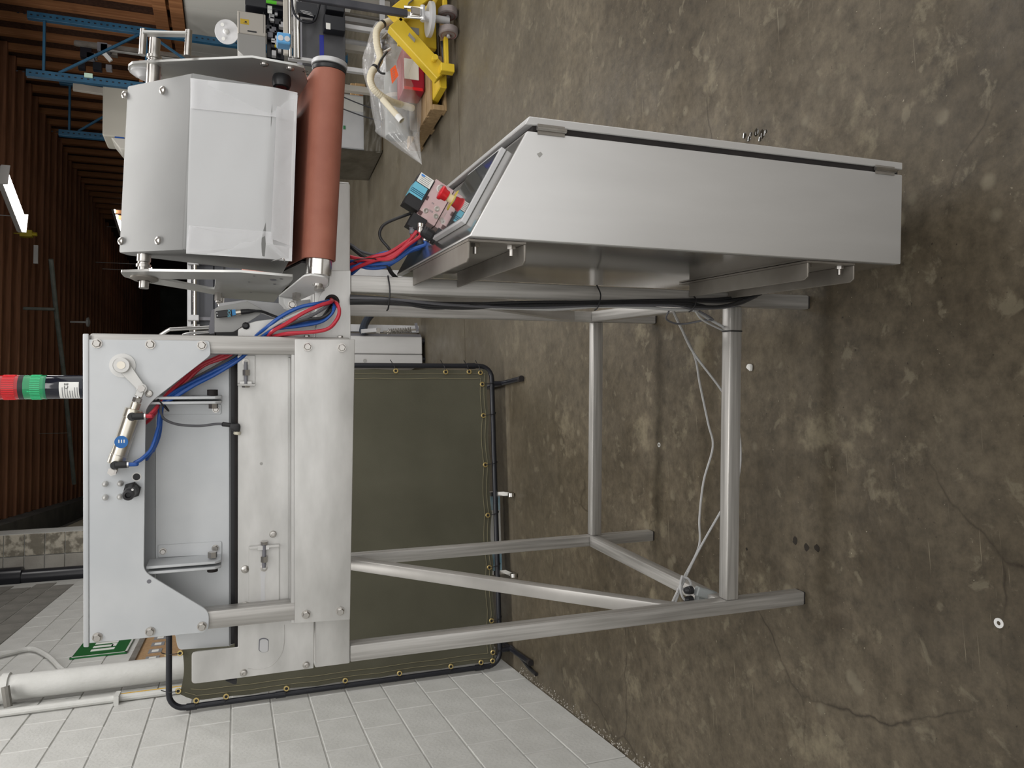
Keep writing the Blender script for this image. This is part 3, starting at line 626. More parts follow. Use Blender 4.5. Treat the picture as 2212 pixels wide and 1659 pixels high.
# stack light
sl = M(178, 836, 'y', .06); sx_, sy_ = sl.x, .06; zb_ = zl+.004
def zpx(px): return M(px, 836, 'y', .036)[2]
stk = part('stack_light', MB().lathe([(.0245, zb_), (.0245, zpx(94)), (.0238, zpx(94)+.001)], (sx_, sy_, 0), (0, 0, 1), 32), mat('smoked_black', (.012, .014, .022), None, rough=.08), label='black stack light column with red and green lenses')
GLG = mat('green_lens', (.02, .42, .16), None, rough=.08, trans=.35, coat=.5); GLR = mat('red_lens', (.55, .012, .02), None, rough=.08, trans=.3, coat=.5)
GRB = mat('green_core', (.06, .62, .28), None, rough=.35); RDB = mat('red_core', (.85, .03, .04), None, rough=.35)
def ribs(z0, z1, m, lab):
    o = part('lens', MB().cyl((sx_, sy_, z0), (sx_, sy_, z1), .0245, seg=32), m, stk, lab)
    g = MB()
    for k in range(40):
        a = 2*PI*k/40; g.box((-.0006, 0, z0+.006), (.0006, .0008, z1-.012), lambda p, a=a: Vector((sx_+math.cos(a)*(.0243+p[1])-math.sin(a)*p[0], sy_+math.sin(a)*(.0243+p[1])+math.cos(a)*p[0], p[2])))
    part('lens_ribs', g, GRB if 'green' in lab else RDB, stk)
z1_, z2_, z3_ = zpx(92), zpx(44), zpx(-14)
part('lens_ring', MB().cyl((sx_, sy_, z1_-.004), (sx_, sy_, z1_), .0247, seg=32), mat('green_ring', (.02, .2, .1), None, rough=.1), stk)
ribs(z1_, z2_-.003, GLG, 'green ribbed lens'); part('lens_gap', MB().cyl((sx_, sy_, z2_-.003), (sx_, sy_, z2_+.006), .0244, seg=32), BLACK, stk); ribs(z2_+.006, z3_, GLR, 'red ribbed lens')
part('stack_cap', MB().lathe([(.0245, 0), (.0245, .012), (.02, .018), (0, .02)], (sx_, sy_, z3_), (0, 0, 1), 32), BLACK, stk)
def onc(a, z, r=.0247): return Vector((sx_+r*math.sin(a), sy_-r*math.cos(a), z))
za, zc = zpx(170), zpx(127)
g = MB(); g.grid(lambda u, v: onc(-1.15+1.6*u, za+(zc-za)*v), 16, 1); part('rating_label', g, PAPER, stk, 'white rating label with fine print')
g = MB()
for k in range(7):
    for (u0, u1) in ((.08, .55),) if k in (2, 3) else ((.08, .72),): 
        zz = za+(zc-za)*(.06+.125*k); g.grid(lambda u, v, zz=zz, u0=u0, u1=u1: onc(-1.15+1.6*(u0+(u1-u0)*u), zz+.0016*v, .0249), 10, 1)
part('label_print', g, PRINT, stk)
p = onc(.12, za+(zc-za)*.62, .0252); text('label_mark', 'CE', .010, BLACK, p, (math.cos(.12), math.sin(.12), 0), (0, 0, 1), stk)
# adjusters on the base plate
def b0(px, py, d=0): return M(px, py, 'y', -.0035-d)
part('adjuster_plate', MB().prism([b0(a, b) for a, b in ((513, 768), (551, 768), (551, 829), (513, 829))], (0, -.0025, 0)), STEELX, bevel=.0006)
lp = [b0(a, b) for a, b in ((513, 829), (551, 829), (551, 833), (513, 833))]; part('adjuster_lip', MB().prism(lp, (0, -.018, 0)), STEELX, bevel=.0006)
def screwset(c0, nut, lip, tail, horiz=1):
    h = b0(*c0); part('eye_disc', MB().lathe([(.0075, 0), (.0075, .004), (.004, .0045), (.004, .002), (0, .002)], h, (0, -1, 0), 18), BOLT)
    a, b = b0(*c0, .010), b0(*tail, .010); part('adjuster_screw', MB().cyl(a, b, .0040, seg=12), DGREY)
    n0 = b0(*nut, .010); d = (b-a).normalized(); part('adjuster_nut', MB().cyl(n0-d*.006, n0+d*.006, .0075, seg=6), BOLT, smooth=False)
    t0 = b0(*tail, .010); part('adjuster_head', MB().cyl(t0-d*.003, t0+d*.003, .0078, seg=6), BOLT, smooth=False)
    l0 = b0(*lip, .010); part('clamp_block', MB().bar(l0-V(0, 0, .0125), l0+V(0, 0, .0125), .0045, .010, (1, 0, 0)), STEEL, bevel=.0008)
screwset((531, 782), (532, 805), (531, 828.5), (531, 834)); screwset((570, 1226), (571, 1208), (569, 1183), (571, 1173))
part('slide_plate', MB().prism([b0(a, b) for a, b in ((537, 1180), (603, 1174), (603, 1306), (537, 1312))], (0, -.0028, 0)), STEELX, bevel=.0006)
part('slide_lip', MB().prism([b0(a, b) for a, b in ((538, 1179), (603, 1174), (603, 1179), (538, 1184))], (0, -.012, 0)), STEELX, bevel=.0006)
part('slide_slot', MB().prism([b0(a, b, .0028) for a, b in ((563, 1236), (568, 1231), (573, 1236), (574.5, 1242), (572, 1247), (573, 1306), (564, 1307), (563, 1247), (562, 1242))], (0, -.0004, 0)), ALU)
for a, b, me in ((589.5, 1153.5, SOCK), (529.5, 1229.5, DOME), (530, 1308, DOME), (570, 1305, SOCK)): bolt(me, b0(a, b, .0028 if a == 570 else 0))
part('small_plug', MB().lathe([(.0032, .0005), (0, .0008)], b0(564.5, 1001.5), (0, -1, 0), 12, caps=False), GREYB)
part('trim_strip', MB().prism([b0(a, b) for a, b in ((622, 772), (628, 772), (628, 1330), (622, 1330))], (0, -.004, 0)), STEELX, bevel=.001)
# grommet in the boss plate
gp = M(717, 652, 'y', YP-.0035)
part('cable_grommet', MB().lathe([(.010, .0005), (.0105, .004), (.0135, .005), (.016, .003), (.016, 0)], gp, (0, -1, 0), 26, caps=False).lathe([(0, .001), (.0105, .001)], gp, (0, -1, 0), 20, caps=False), RUBBER)
# ------------------------------------------------------------------ infeed belt with its guard
AF = subframe((.889, -.05, 1.332), 0, -3)
def aw(x, y, z): return m_of(AF, (x, y, z))
def aat(px, py, ax, v): return AF.at(px, py, ax, v)
RL = aat(700, 558, 'y', -.03)[0]; RR = aat(722, 148, 'y', -.03)[0]; RAD = .0335
inc = math.radians(8); LB = .85
def beltpt(t, x):                                  # stadium loop in the (y, z) plane, tilted upwards to the rear
    n = Vector((0, math.cos(inc), math.sin(inc))); u = Vector((0, -math.sin(inc), math.cos(inc)))
    return n, u
prof = []
n_, u_ = beltpt(0, 0)
for k in range(13): a = PI/2+PI*k/12; prof.append(n_*RAD*math.cos(a)+u_*RAD*math.sin(a))
for k in range(9): a = -PI/2+PI*k/8; prof.append(n_*(LB+RAD*math.cos(a))+u_*RAD*math.sin(a))
inner = [q*1.0-(q-n_*(0 if i < 13 else LB)).normalized()*.0035 for i, q in enumerate(prof)]
bm_ = MB(); K = len(prof)
R4 = [[bm_.bm.verts.new(aw(x, q.y, q.z)) for q in L] for x, L in ((RL, prof), (RR, prof), (RR, inner), (RL, inner))]
for i in range(K):
    j = (i+1) % K
    for A_, B_ in ((0, 1), (1, 2), (2, 3), (3, 0)): bm_.bm.faces.new((R4[A_][i], R4[A_][j], R4[B_][j], R4[B_][i]))
part('conveyor_belt', bm_, BELT, label='rust red belt running over the front roller', ang=50)
rol = part('belt_roller', MB().cyl(aw(RL-.034, 0, 0), aw(RR+.004, 0, 0), .0275, seg=32), CHROME, label='bright metal roller carrying the red belt', bevel=.0015)
part('roller_shaft', MB().cyl(aw(RL-.055, 0, 0), aw(RL-.034, 0, 0), .011, seg=16), BOLT, rol)
part('roller_flange', MB().lathe([(.034, 0), (.0355, .003), (.0355, .007), (.033, .010)], aw(RR+.001, 0, 0), aw(1, 0, 0)-aw(0, 0, 0), 32), BLACK)
part('roller_end_cap', MB().lathe([(.037, 0), (.037, .009), (.034, .011), (0, .011)], aw(RR+.012, 0, 0), aw(1, 0, 0)-aw(0, 0, 0), 32), ALU, bevel=.001)
part('belt_bed', MB().prism([aw(RL+.01, *(n_*.05+u_*-.026).yz), aw(RL+.01, *(n_*.05+u_*.026).yz), aw(RL+.01, *(n_*(LB-.04)+u_*.026).yz), aw(RL+.01, *(n_*(LB-.04)+u_*-.026).yz)], aw(RR-RL-.02, 0, 0)-aw(0, 0, 0)), DGREY)
part('side_skirt', MB().prism([aw(RL-.006, *(n_*.035-u_*.03).yz), aw(RL-.006, *(n_*.035+u_*.029).yz), aw(RL-.006, *(n_*LB+u_*.029).yz), aw(RL-.006, *(n_*LB-u_*.06).yz)], aw(.004, 0, 0)-aw(0, 0, 0)), BLACK)
# guard box
BX0 = aat(600, 560.5, 'y', -.022)[0]; BX1 = aat(630, 194, 'y', -.022)[0]
zb0 = aat(636, 380, 'y', -.022)[2]; zf = aat(405, 356, 'y', -.022)[2]; yt = .125; zt_ = aat(266, 360, 'y', yt)[2]
zbd = aat(580, 370, 'y', -.022)[2]
gb = [(-.004, zb0), (-.022, zbd), (-.022, zf), (yt, zt_), (yt+.03, zt_-.012), (yt+.10, zb0+.02), (yt+.10, zb0)]
GUARD = mat('guard_grey', (.235, .237, .235), (.27, .272, .27), 5, .5, .4)
gbox = part('guard_box', MB().prism([aw(BX0, y, z) for y, z in gb], aw(BX1-BX0, 0, 0)-aw(0, 0, 0)), GUARD, label='folded grey guard box above the red belt', bevel=.004, segs=2)
def onlow(px, py, d=.0008):
    q = aat(px, py, 'y', -.022-d); dy = .018*max(0, (zbd-q[2])/(zbd-zb0)); return aw(q[0], q[1]+dy, q[2])
film = MB().grid(lambda u, v: onlow(*(Vector((412+v*232, 169+v*25))*(1-u)+Vector((402+v*230, 548+v*14))*u), .0012+.0012*math.sin(9*u+4*v)*math.sin(7*v)**2+.006*max(0, v-.93)/.07), 24, 20)
film = part('clear_film', film, FILM, gbox, 'glossy clear film stuck over the lower guard face')
for q in ([(411, 168), (412, 234), (592, 252), (640, 258), (645, 200)], [(408, 487), (402, 546), (632, 562), (632, 533), (590, 527), (588, 500)], [(598, 228), (585, 515), (628, 528), (636, 236)]):
    part('tape_patch', MB().prism([onlow(a, b, .0042) for a, b in q], (0, -.0004, 0)), TAPE, gbox)
nrm = Vector((0, -(zt_-zf), (yt+.022))).normalized(); nw = (aw(*nrm)-aw(0, 0, 0))
def onup(px, py): 
    P0 = AF.w((0, -.022, zf)); N_ = AF.Y*nrm[1]+AF.Z*nrm[2]; return MF.l(hit(px, py, P0, N_))
for a, b in ((270, 205), (352, 195), (262, 521), (342, 520)): bolt(DOME, onup(a, b), nw, gbox)
# pivot shaft through both side arms
sh = aat(310, 575, 'y', .100); shz = sh[2]
part('pivot_shaft', MB().cyl(aw(-.060, .100, shz), aw(.435, .100, shz), .0105, seg=20), BOLT)
for x0, x1 in ((-.040, BX0-.002), (BX1+.002, .40)):
    part('shaft_sleeve', MB().lathe([(.0135, 0), (.0135, x1-x0-.012), (.0115, x1-x0-.010), (.0115, x1-x0-.007), (.0145, x1-x0-.006), (.0145, x1-x0)], aw(x0 if x0 > 0 else x1, .100, shz), (aw(1, 0, 0)-aw(0, 0, 0))*(1 if x0 > 0 else -1), 24), BOLT)
# left side arm: its own slightly toed plane
lo_ = aat(500, 588, 'y', -.02); LP = subframe(aw(*lo_), 7.5, -3)
pl = [(259.5, 588, 4), (321.6, 586.0, 0), (481, 588, 0), (518, 588.2, 0), (633.6, 598, 3), (632, 605, 3), (601, 640, 2), (592, 653, 3), (533.7, 648, 0), (484.5, 643.7, 6), (469, 637.6, 4), (405, 625.6, 0), (311, 610, 0), (268, 598.5, 4)]
hole = [(341.8, 602.5), (450, 624.0), (463, 625.2), (466, 604.0)]
def lat(px, py, d=0): q = LP.at(px, py, 'x', 0); return m_of(LP, (q[0]-d, q[1], q[2]))
o_ = rounded(pl, 0); iC = min(range(len(o_)), key=lambda i: (o_[i][0]-321.6)**2+(o_[i][1]-586)**2)
key = o_[:iC+1]+[(341.7, 602.4)]+[hole[1], hole[2], hole[3]]+[(341.8, 602.6)]+[(321.7, 586.05)]+o_[iC+1:]
exL = m_of(LP, (.005, 0, 0))-m_of(LP, (0, 0, 0))
ARM = mat('arm_grey', (.55, .55, .535), (.60, .60, .585), 5, .36, .7)
def arm_plate(pts, shift=Vector((0, 0, 0)), name='side_arm', lab=None):
    b = MB(); P = [lat(*p)+shift for p in pts]
    va = [b.bm.verts.new(p) for p in P]; vb = [b.bm.verts.new(p+exL) for p in P]
    fa = b.bm.faces.new(va); fb = b.bm.faces.new(vb[::-1]); n = len(P)
    for i in range(n):
        if (va[i].co-va[(i+1) % n].co).length > 1e-6: b.bm.faces.new((va[i], vb[i], vb[(i+1) % n], va[(i+1) % n]))
    return part(name, b, ARM, label=lab)
la = arm_plate(key, lab='grey left side arm with a triangular cut-out')
bc = lat(312, 600.5); xd = -exL.normalized()
part('bearing_flange', MB().lathe([(.027, 0), (.027, .003), (.021, .006), (.013, .007), (.013, .004), (0, .004)], bc, xd, 32), BRACK, la); part('shaft_end', MB().cyl(bc, bc+xd*.022, .0095, seg=18), BOLT, la)
for p, r in (((472, 633), .008), ((477, 642), .008)): 
    q = lat(*p); part('arm_bolt', MB().cyl(q, q+xd*.018, r, seg=6).cyl(q+xd*.018, q+xd*.022, r*.6, seg=12), BOLT, la, smooth=False)
for p, r in (((590, 604.5), .007), ((608, 602.5), .0035), ((538, 609), .0025), ((542, 631), .0025), ((593, 614), .003), ((549, 596), .003)): 
    q = lat(*p); part('arm_hole', MB().lathe([(r, .0004), (0, .0004)], q, xd, 14, caps=False), DGREY, la)
part('small_spring_clip', MB().tube([lat(585, 595, -.03), lat(604, 591, -.03), lat(612, 591, -.03), lat(613, 596, -.03)], .0012, 6), CHROME, la)
# right side arm: same sheet on the other side of the belt
xr_ = aat(544, 127, 'y', -.02)[0]; RP = subframe(aw(xr_, -.02, lo_[2]), 4, -3)
def rat(px, py, d=0): q = RP.at(px, py, 'x', 0); return m_of(RP, (q[0]+d, q[1], q[2]))
yR = lambda px: RP.at(px, 140, 'x', 0)
locs = [LP.at(a, b, 'x', 0) for a, b in o_]
Rz = [q[2] for q in locs]; 
pr_ = [(-.0, .385, 0), (-.012, .34, 0), (-.020, .16, 0), (0, .035, 0), (.012, .026, 0), (.12, .0, 0), (.24, -.02, 0), (.26, .10, 0), (.22, .24, 0), (.10, .37, 0), (.05, .395, 0)]
exR = m_of(RP, (.005, 0, 0))-m_of(RP, (0, 0, 0)); z_off = -lo_[2]
zpr = lambda px: RP.at(px, 135, 'x', 0)[2]
za_, zb_2 = aat(276, 142, 'y', -.02)[2]-lo_[2], aat(657, 146, 'y', -.02)[2]-lo_[2]
pr_ = []
for a_, b_ in ((281, 158), (276.5, 150), (277, 143), (285, 137), (302, 135.5), (544, 124.5), (640, 142), (657, 147), (659, 156)):
    q = RP.at(a_, b_, 'x', 0); pr_.append((q[1], q[2]))
qb = RP.at(316, 158, 'x', 0); yb_, zb2_ = qb[1], qb[2]
pr_ += [(pr_[-1][0]+.16, pr_[-1][1]-.03), (pr_[-1][0]+.24, pr_[-1][1]+.12), (yb_+.10, zb2_-.12), (yb_+.045, zb2_-.02), (yb_+.035, zb2_+.022)]
ra = part('side_arm', MB().prism([m_of(RP, (0, y, z)) for y, z in pr_], exR), ARM, label='grey right side arm beyond the guard box', bevel=.0006)
xi = -exR.normalized(); bcR = rat(316, 158)
part('bearing_flange', MB().lathe([(.030, 0), (.030, .003), (.020, .006), (.015, .012), (.012, .013), (0, .013)], bcR, xi, 32), ALU, ra)
kq = rat(609, 165); kn = part('round_sensor', MB().lathe([(.0175, 0), (.0195, .006), (.0195, .016), (.017, .024), (.012, .025)], kq, xi, 20, caps=False), BLACK, ra, 'round black sensor with red lens')
part('sensor_lens', MB().lathe([(.012, .024), (0, .0245)], kq, xi, 20, caps=False), mat('dark_red_lens', (.10, .008, .008), None, rough=.12), kn)
for p in ((571, 138), (627, 147)): q = rat(*p); bolt(DOME, q+xi*.0003, xi, ra)
lk0, lk1 = rat(307, 119, .045), rat(405, 121, .045)
part('link_bar', MB().bar(lk0, lk1, .018, .006, xi), ARM, ra, bevel=.002)
for q in (lk0, lk1): part('link_pin', MB().cyl(q-xi*.008, q+xi*.045, .0065, seg=14), BOLT, ra)
bs = rat(611, 126, .03); bsen = part('photo_sensor', MB().box((bs.x-.004, bs.y-.012, bs.z-.013), (bs.x+.018, bs.y+.02, bs.z+.013)), mat('sensor_blue', (.10, .33, .62), None, rough=.4), ra, 'light blue photo sensor with two round lenses', bevel=.002)
for k in (-.0062, .0062): part('sensor_eye', MB().lathe([(.0055, 0), (.0055, .001), (.004, .0012), (0, .0006)], (bs.x+.006, bs.y-.012, bs.z+k), (0, -1, 0), 16), ALU, bsen)
q = rat(650, 189); text('printed_tag', '17', .012, BLACK, m_of(RP, (-.0008, .012, zb_2-.004)), (0, .9, .3), (0, -.3, .9), ra)
# bracket that clamps the roller
CP = subframe(aw(RL-.050, -.012, 0), 13, -3)
def cat_(px, py, d=0): q = CP.at(px, py, 'x', 0); return m_of(CP, (q[0]-d, q[1], q[2]))
exC = m_of(CP, (.004, 0, 0))-m_of(CP, (0, 0, 0)); xc = -exC.normalized()
cb = part('roller_bracket', MB().prism([cat_(a, b) for a, b in rounded([(656, 597, 4), (672, 594.5, 0), (700, 599, 4), (710, 606, 4), (706, 617, 4), (690, 630, 0), (668, 640, 0), (650, 648, 4), (620, 648, 0), (602, 641, 0)], 0)], exC), WHITEP, label='off white bracket holding the roller end', bevel=.0008)
q0, q1 = cat_(602, 641), cat_(650, 648)
part('bracket_foot', MB().prism([q0, q1, q1+V(-.010, -.002, -.0), q1+V(-.022, -.002, .006), q1+V(-.028, -.002, .018), q0+V(-.028, -.002, -.014), q0+V(-.014, -.002, 0)], (0, -.004, 0)), WHITEP, cb, bevel=.0008)
for p, r, l, s_ in (((641, 634), .0095, .014, 6), ((690, 621), .011, .006, 18)): q = cat_(*p); part('bracket_bolt', MB().cyl(q, q+xc*l, r, seg=s_), BOLT, cb, smooth=s_ > 6)
q = (q0+q1)/2+V(-.013, -.006, .0); part('strap_block', MB().box((q.x-.012, q.y-.003, q.z-.014), (q.x+.012, q.y, q.z+.014)), WHITEP, cb, bevel=.003); bolt(HEX, q+V(-.002, -.003, -.004), parent=cb)
# sensor plate (grey folded sheet) with barrel sensor
YS2 = .055
sp = poly(rounded([(463, 718, 2), (463, 668, 0), (470, 663, 6), (478, 661, 6), (535, 651, 0), (566, 668, 0), (561, 680, 0), (505, 717, 4)], 0), YS2, (0, .003, 0), 'sensor_plate', mat('mid_grey_sheet', (.36, .36, .35), (.41, .41, .40), 5, .5), label='mid grey folded sheet carrying a small sensor', bevel=.0006)
poly([(463, 720), (463, 667), (457, 670), (450, 716), (453, 721)], YS2, (0, .003, 0), 'folded_edge', DGREY, parent=sp)
def sq(px, py, d=.004): return M(px, py, 'y', YS2-d)
sb = part('sensor_body', MB().prism([sq(a, b) for a, b in ((465.5, 673), (500, 669), (502, 683.5), (467.5, 687.5))], (0, -.016, 0)), BLACK, sp, 'black sensor with blue end and print', bevel=.001)
part('sensor_end', MB().prism([sq(a, b) for a, b in ((500.5, 670), (508.5, 669.5), (509.5, 681), (502, 682.5))], (0, -.016, 0)), mat('sensor_end_blue', (.03, .22, .5), None, rough=.4), sp)
for a, b in ((468.5, 676), (469.5, 682)): part('sensor_dot', MB().lathe([(.0013, .0003), (0, .0003)], sq(a, b, .0201), (0, -1, 0), 10, caps=False), ALU, sp)
part('plug_nut', MB().cyl(sq(508.5, 675.5, .012), sq(520, 674, .012), .0062, seg=12), NICKEL, sp); part('plug_boot', MB().lathe([(.0055, 0), (.006, .004), (.0055, .016), (.004, .024), (.003, .03)], sq(520, 674, .012), sq(545, 672, .012)-sq(520, 674, .012), 12), BLACK, sp)
mid = sq(495.5, 676.5, .0203); text('sensor_print', 'SICK', .0085, CYAN, mid, sq(496, 668, .0203)-sq(495.5, 686, .0203), sq(480, 677, .0203)-sq(500, 677, .0203), sp)
part('black_knob', MB().lathe([(.007, 0), (.008, .006), (.004, .01), (0, .01)], M(531, 704, 'y', .0), (0, -1, 0), 10), BLACK)
# chute behind the sensor
part('chute_sheet', MB().prism([M(a, b, 'y', .11) for a, b in ((475, 655), (470, 668), (540, 668), (600, 690), (682, 690), (682, 645), (600, 655), (530, 648))], (0, .003, 0)), ALU)
# ------------------------------------------------------------------ cable bundle over the front
def tube(name, pts, r, m, parent=mc, seg=8, sm=6, label=None): return part(name, MB().tube(pts, r, seg, smooth=sm), m, parent, label)
GR = (716, 650)
def c_(px, py, y): return M(px, py, 'y', y)
bund = [('blue', BLUET, [(690, 655, -.05), (650, 663, -.05), (610, 682, -.045), (575, 708, -.03), (551, 728, .0)], .0040),
        ('blue', BLUET, [(722, 664, -.05), (712, 682, -.055), (690, 696, -.05), (640, 705, -.045), (590, 712, -.035), (558, 733, .0)], .0040),
        ('red', REDT, [(715, 652, -.05), (690, 660, -.06), (655, 676, -.06), (620, 698, -.055), (590, 715, -.04), (566, 734, .0)], .0042),
        ('red', REDT, [(730, 660, -.05), (731, 682, -.06), (712, 708, -.062), (680, 717, -.06), (620, 720, -.05), (580, 730, -.01), (570, 735, .0)], .0037),
        ('red', REDT, [(727, 655, -.045), (733, 670, -.058), (728, 690, -.062), (704, 712, -.058), (640, 720, -.045), (590, 726, -.02), (574, 735, .0)], .0040),
        ('dark', DGT, [(708, 660, -.052), (676, 680, -.058), (640, 694, -.056), (600, 710, -.042), (562, 732, .0)], .0034),
        ('grey', GREYT, [(702, 657, -.054), (660, 671, -.058), (622, 687, -.054), (588, 706, -.038), (552, 730, .0)], .0034),
        ('black', BLACK, [(718, 668, -.052), (696, 686, -.056), (664, 690, -.058), (630, 699, -.054), (590, 714, -.03), (566, 734, .0)], .0034),
        ('blue', BLUET, [(718, 672, -.038), (690, 690, -.04), (650, 700, -.04), (600, 704, -.035), (565, 728, .0)], .0036)]
TAILS = {0: [(540, 740, .004), (524, 770, -.002), (468, 800, -.004), (410, 829, -.012), (372, 850, -.02), (349, 871, -.026), (345, 895, -.032), (343, 915, -.036), (340, 935, -.04), (330, 960, -.05), (320, 980, -.06), (314, 990, -.06)],
         1: [(545, 742, .004), (528, 768, -.004), (470, 806, -.008), (420, 832, -.016), (378, 858, -.024), (352, 874, -.028), (345, 905, -.03), (340, 950, -.022), (325, 978, -.01), (316, 992, .006)],
         2: [(500, 748, .002), (482, 766, .002), (428, 792, .0), (390, 826, -.01), (362, 851, -.02), (343, 874, -.026), (330, 890, -.02), (316, 900, .0)],
         3: [(515, 746, .004), (498, 768, .004), (440, 790, .003), (396, 830, -.006), (366, 852, -.016), (346, 876, -.022), (328, 902, -.01), (314, 914, .004)],
         4: [(505, 746, .004), (490, 766, .004), (440, 786, .002), (388, 832, -.006), (364, 854, -.018), (344, 873, -.024), (338, 884, -.028), (328, 895, -.032)],
         5: [(522, 746, .004), (507, 768, .002), (452, 800, .002), (408, 824, -.004), (370, 848, -.014), (350, 870, -.02), (330, 890, .0)],
         7: [(528, 746, .006), (514, 768, .004), (462, 806, .0), (416, 830, -.006), (372, 856, -.014), (352, 872, -.018), (334, 884, .0)],
         8: [(532, 746, .006), (520, 768, .002), (464, 800, -.002), (414, 826, -.010), (374, 854, -.02), (352, 872, -.024), (348, 902, -.026), (344, 940, -.02), (330, 975, -.006)]}
for i, (nm, m, pts, r) in enumerate(bund):
    P = [c_(GR[0]+random.uniform(-4, 4), GR[1]+random.uniform(-4, 4), .004)]+[c_(*p) for p in pts]
    if i in TAILS: P += [c_(*p) for p in TAILS[i]]
    if i == 4: P[-2:] = [c_(336, 884, -.046), c_(324, 897, -.062), e1+V(.0, 0, -.010), e1]
    if i == 0: P[-4:] = [c_(342, 925, -.040), c_(328, 968, -.056), c_(308, 990, -.066), c_(290, 1001, -.068), e2+V(.0, 0, -.014), e2]
    tube({'blue': 'blue_air_tube', 'red': 'red_air_tube', 'dark': 'signal_cable', 'grey': 'signal_cable', 'black': 'signal_cable'}[nm], P, r, m)
zc_ = c_(348, 871, -.024)
part('cable_tie', MB().tube([zc_+V(.016*math.cos(a), .013*math.sin(a), .012*math.cos(a)-.002) for a in [i*PI/6 for i in range(12)]], .0016, 6, True), BLACK)
# sensor cable with angled plug
tube('sensor_cable', [c_(349, 872, -.03), c_(347, 890, -.034), c_(356, 906, -.03), (lambda q: q)(c_(385, 917, -.022)), c_(430, 920, -.015), c_(465, 916, -.012), c_(482, 916, -.012)], .0028, DGT)
pg = part('angled_plug', MB().lathe([(.0032, 0), (.005, .002), (.0045, .018), (.006, .019), (.006, .026)], c_(479, 916, -.014), c_(520, 921, -.014)-c_(479, 916, -.014), 14), BLACK, label='black angled plug hanging on a grey cable')
part('plug_head', MB().prism([c_(a, b, -.006) for a, b in ((497, 914), (517, 914), (520, 920), (518, 932), (508, 932), (496, 927))], (0, -.016, 0)), BLACK, pg, bevel=.003, segs=2)
part('plug_ring', MB().cyl(c_(513, 932, -.014), c_(512, 939, -.014), .0075, seg=18), mat('pale_ring', (.55, .52, .42), None, rough=.3), pg, bevel=.001)
tube('sensor_cable', [sq(545, 672, .012), sq(566, 673, .012), sq(590, 682, .01), c_(625, 695, .02), c_(660, 702, .0), c_(690, 692, -.02), c_(712, 664, -.03), c_(716, 652, .0)], .0030, BLACK)
# cables down the right front leg
def leg(px, py, y=-.012): return M(px, py, 'y', y)
LEGC = [(BLACK, .0042, [(756, 640, -.006), (830, 645, -.008), (940, 655, -.010), (1100, 656, -.012), (1288, 655, -.012), (1420, 652, -.012), (1500, 650, -.012), (1560, 651, -.016), (1605, 645, -.03), (1640, 636, -.05)]),
        (BLACK, .0042, [(756, 648, -.010), (830, 652, -.012), (960, 662, -.014), (1100, 660, -.014), (1288, 657, -.016), (1440, 657, -.012), (1510, 662, -.02), (1570, 660, -.03), (1645, 634, -.06)]),
        (BLACK, .0038, [(756, 655, -.006), (850, 656, -.008), (1000, 666, -.008), (1140, 655, -.012), (1288, 652, -.01), (1400, 649, -.012), (1480, 648, -.012), (1550, 646, -.012), (1620, 640, -.02)]),
        (DGT, .0036, [(756, 644, -.016), (860, 648, -.016), (980, 659, -.018), (1150, 664, -.012), (1288, 660, -.016), (1450, 660, -.014), (1500, 666, -.012), (1580, 662, -.02), (1635, 640, -.04)]),
        (BLACK, .0034, [(756, 651, -.018), (850, 652, -.018), (940, 666, -.014), (1060, 655, -.018), (1200, 652, -.016), (1330, 654, -.014), (1490, 656, -.016), (1540, 664, -.02), (1600, 655, -.03), (1642, 635, -.06)]),
        (GREYT, .0040, [(756, 652, -.003), (900, 660, -.003), (1120, 666, -.006), (1200, 668, -.008), (1288, 662, -.012), (1380, 664, -.010), (1460, 669, -.006), (1500, 671, .0), (1530, 688, .02), (1567, 709, .03)])]
for m, r, pts in LEGC: tube('grey_cable' if m is GREYT else 'black_cable', [leg(*p) for p in pts], r, m)
for px, a, b in ((838, 596, 664), (1289, 616, 664), (1494, 634, 668)):
    A_, B_ = leg(px, a, -.002), leg(px, b, -.02)
    part('cable_tie', MB().tube([A_+V(.0, .0, 0), A_+V(-.004, -.004, 0), (A_+B_)/2+V(0, -.022, 0), B_+V(0, -.006, 0), B_+V(-.006, .012, 0)], .0018, 6, smooth=4), BLACK)
px_ = M(1568+18, 715, 'y', -.001)
part('cable_tie', MB().tube([V(px_.x, -.0022, .226), V(px_.x, -.0022, .262), V(px_.x, .006, .2640), V(px_.x, .034, .2640), V(px_.x, .0402, .255)], .0018, 6, smooth=0), BLACK)
# loose grey leads hanging below
def h_(px, py, y): return M(px, py, 'y', y)
knot = M(1476, 1258, 'y', .12)
tube('grey_cable', [h_(1456, 668, .01), h_(1462, 690, .10), h_(1500, 768, .2), h_(1512, 830, .24), h_(1530, 915, .25), h_(1540, 965, .25), h_(1520, 1040, .25), h_(1511, 1120, .24), h_(1510, 1180, .22), knot+V(.01, 0, .0), M(1452, 1302, 'y', .12)], .0034, GREYT, seg=6)
tube('grey_cable', [h_(1452, 668, .01), h_(1470, 705, .10), h_(1498, 762, .16), h_(1560, 845, .14), h_(1590, 905, .12), h_(1600, 980, .12), h_(1590, 1050, .12), h_(1560, 1100, .14), h_(1510, 1188, .16), knot, M(1458, 1304, 'y', .12)], .0034, GREYT, seg=6)
tube('grey_cable', [M(1474, 1244, 'y', .115), M(1470, 1262, 'y', .105), M(1478, 1274, 'y', .10), M(1492, 1264, 'y', .11), M(1486, 1250, 'y', .115), M(1474, 1250, 'y', .12), M(1470, 1270, 'y', .10), M(1474, 1288, 'y', .095), M(1480, 1296, 'y', .095)], .0036, GREYT, seg=6)
tube('grey_cable', [h_(1510, 672, -.004), h_(1540, 690, .0), h_(1520, 692, .03), h_(1470, 700, .06), h_(1440, 690, .05), h_(1445, 672, .02)], .0026, DGT, seg=6)
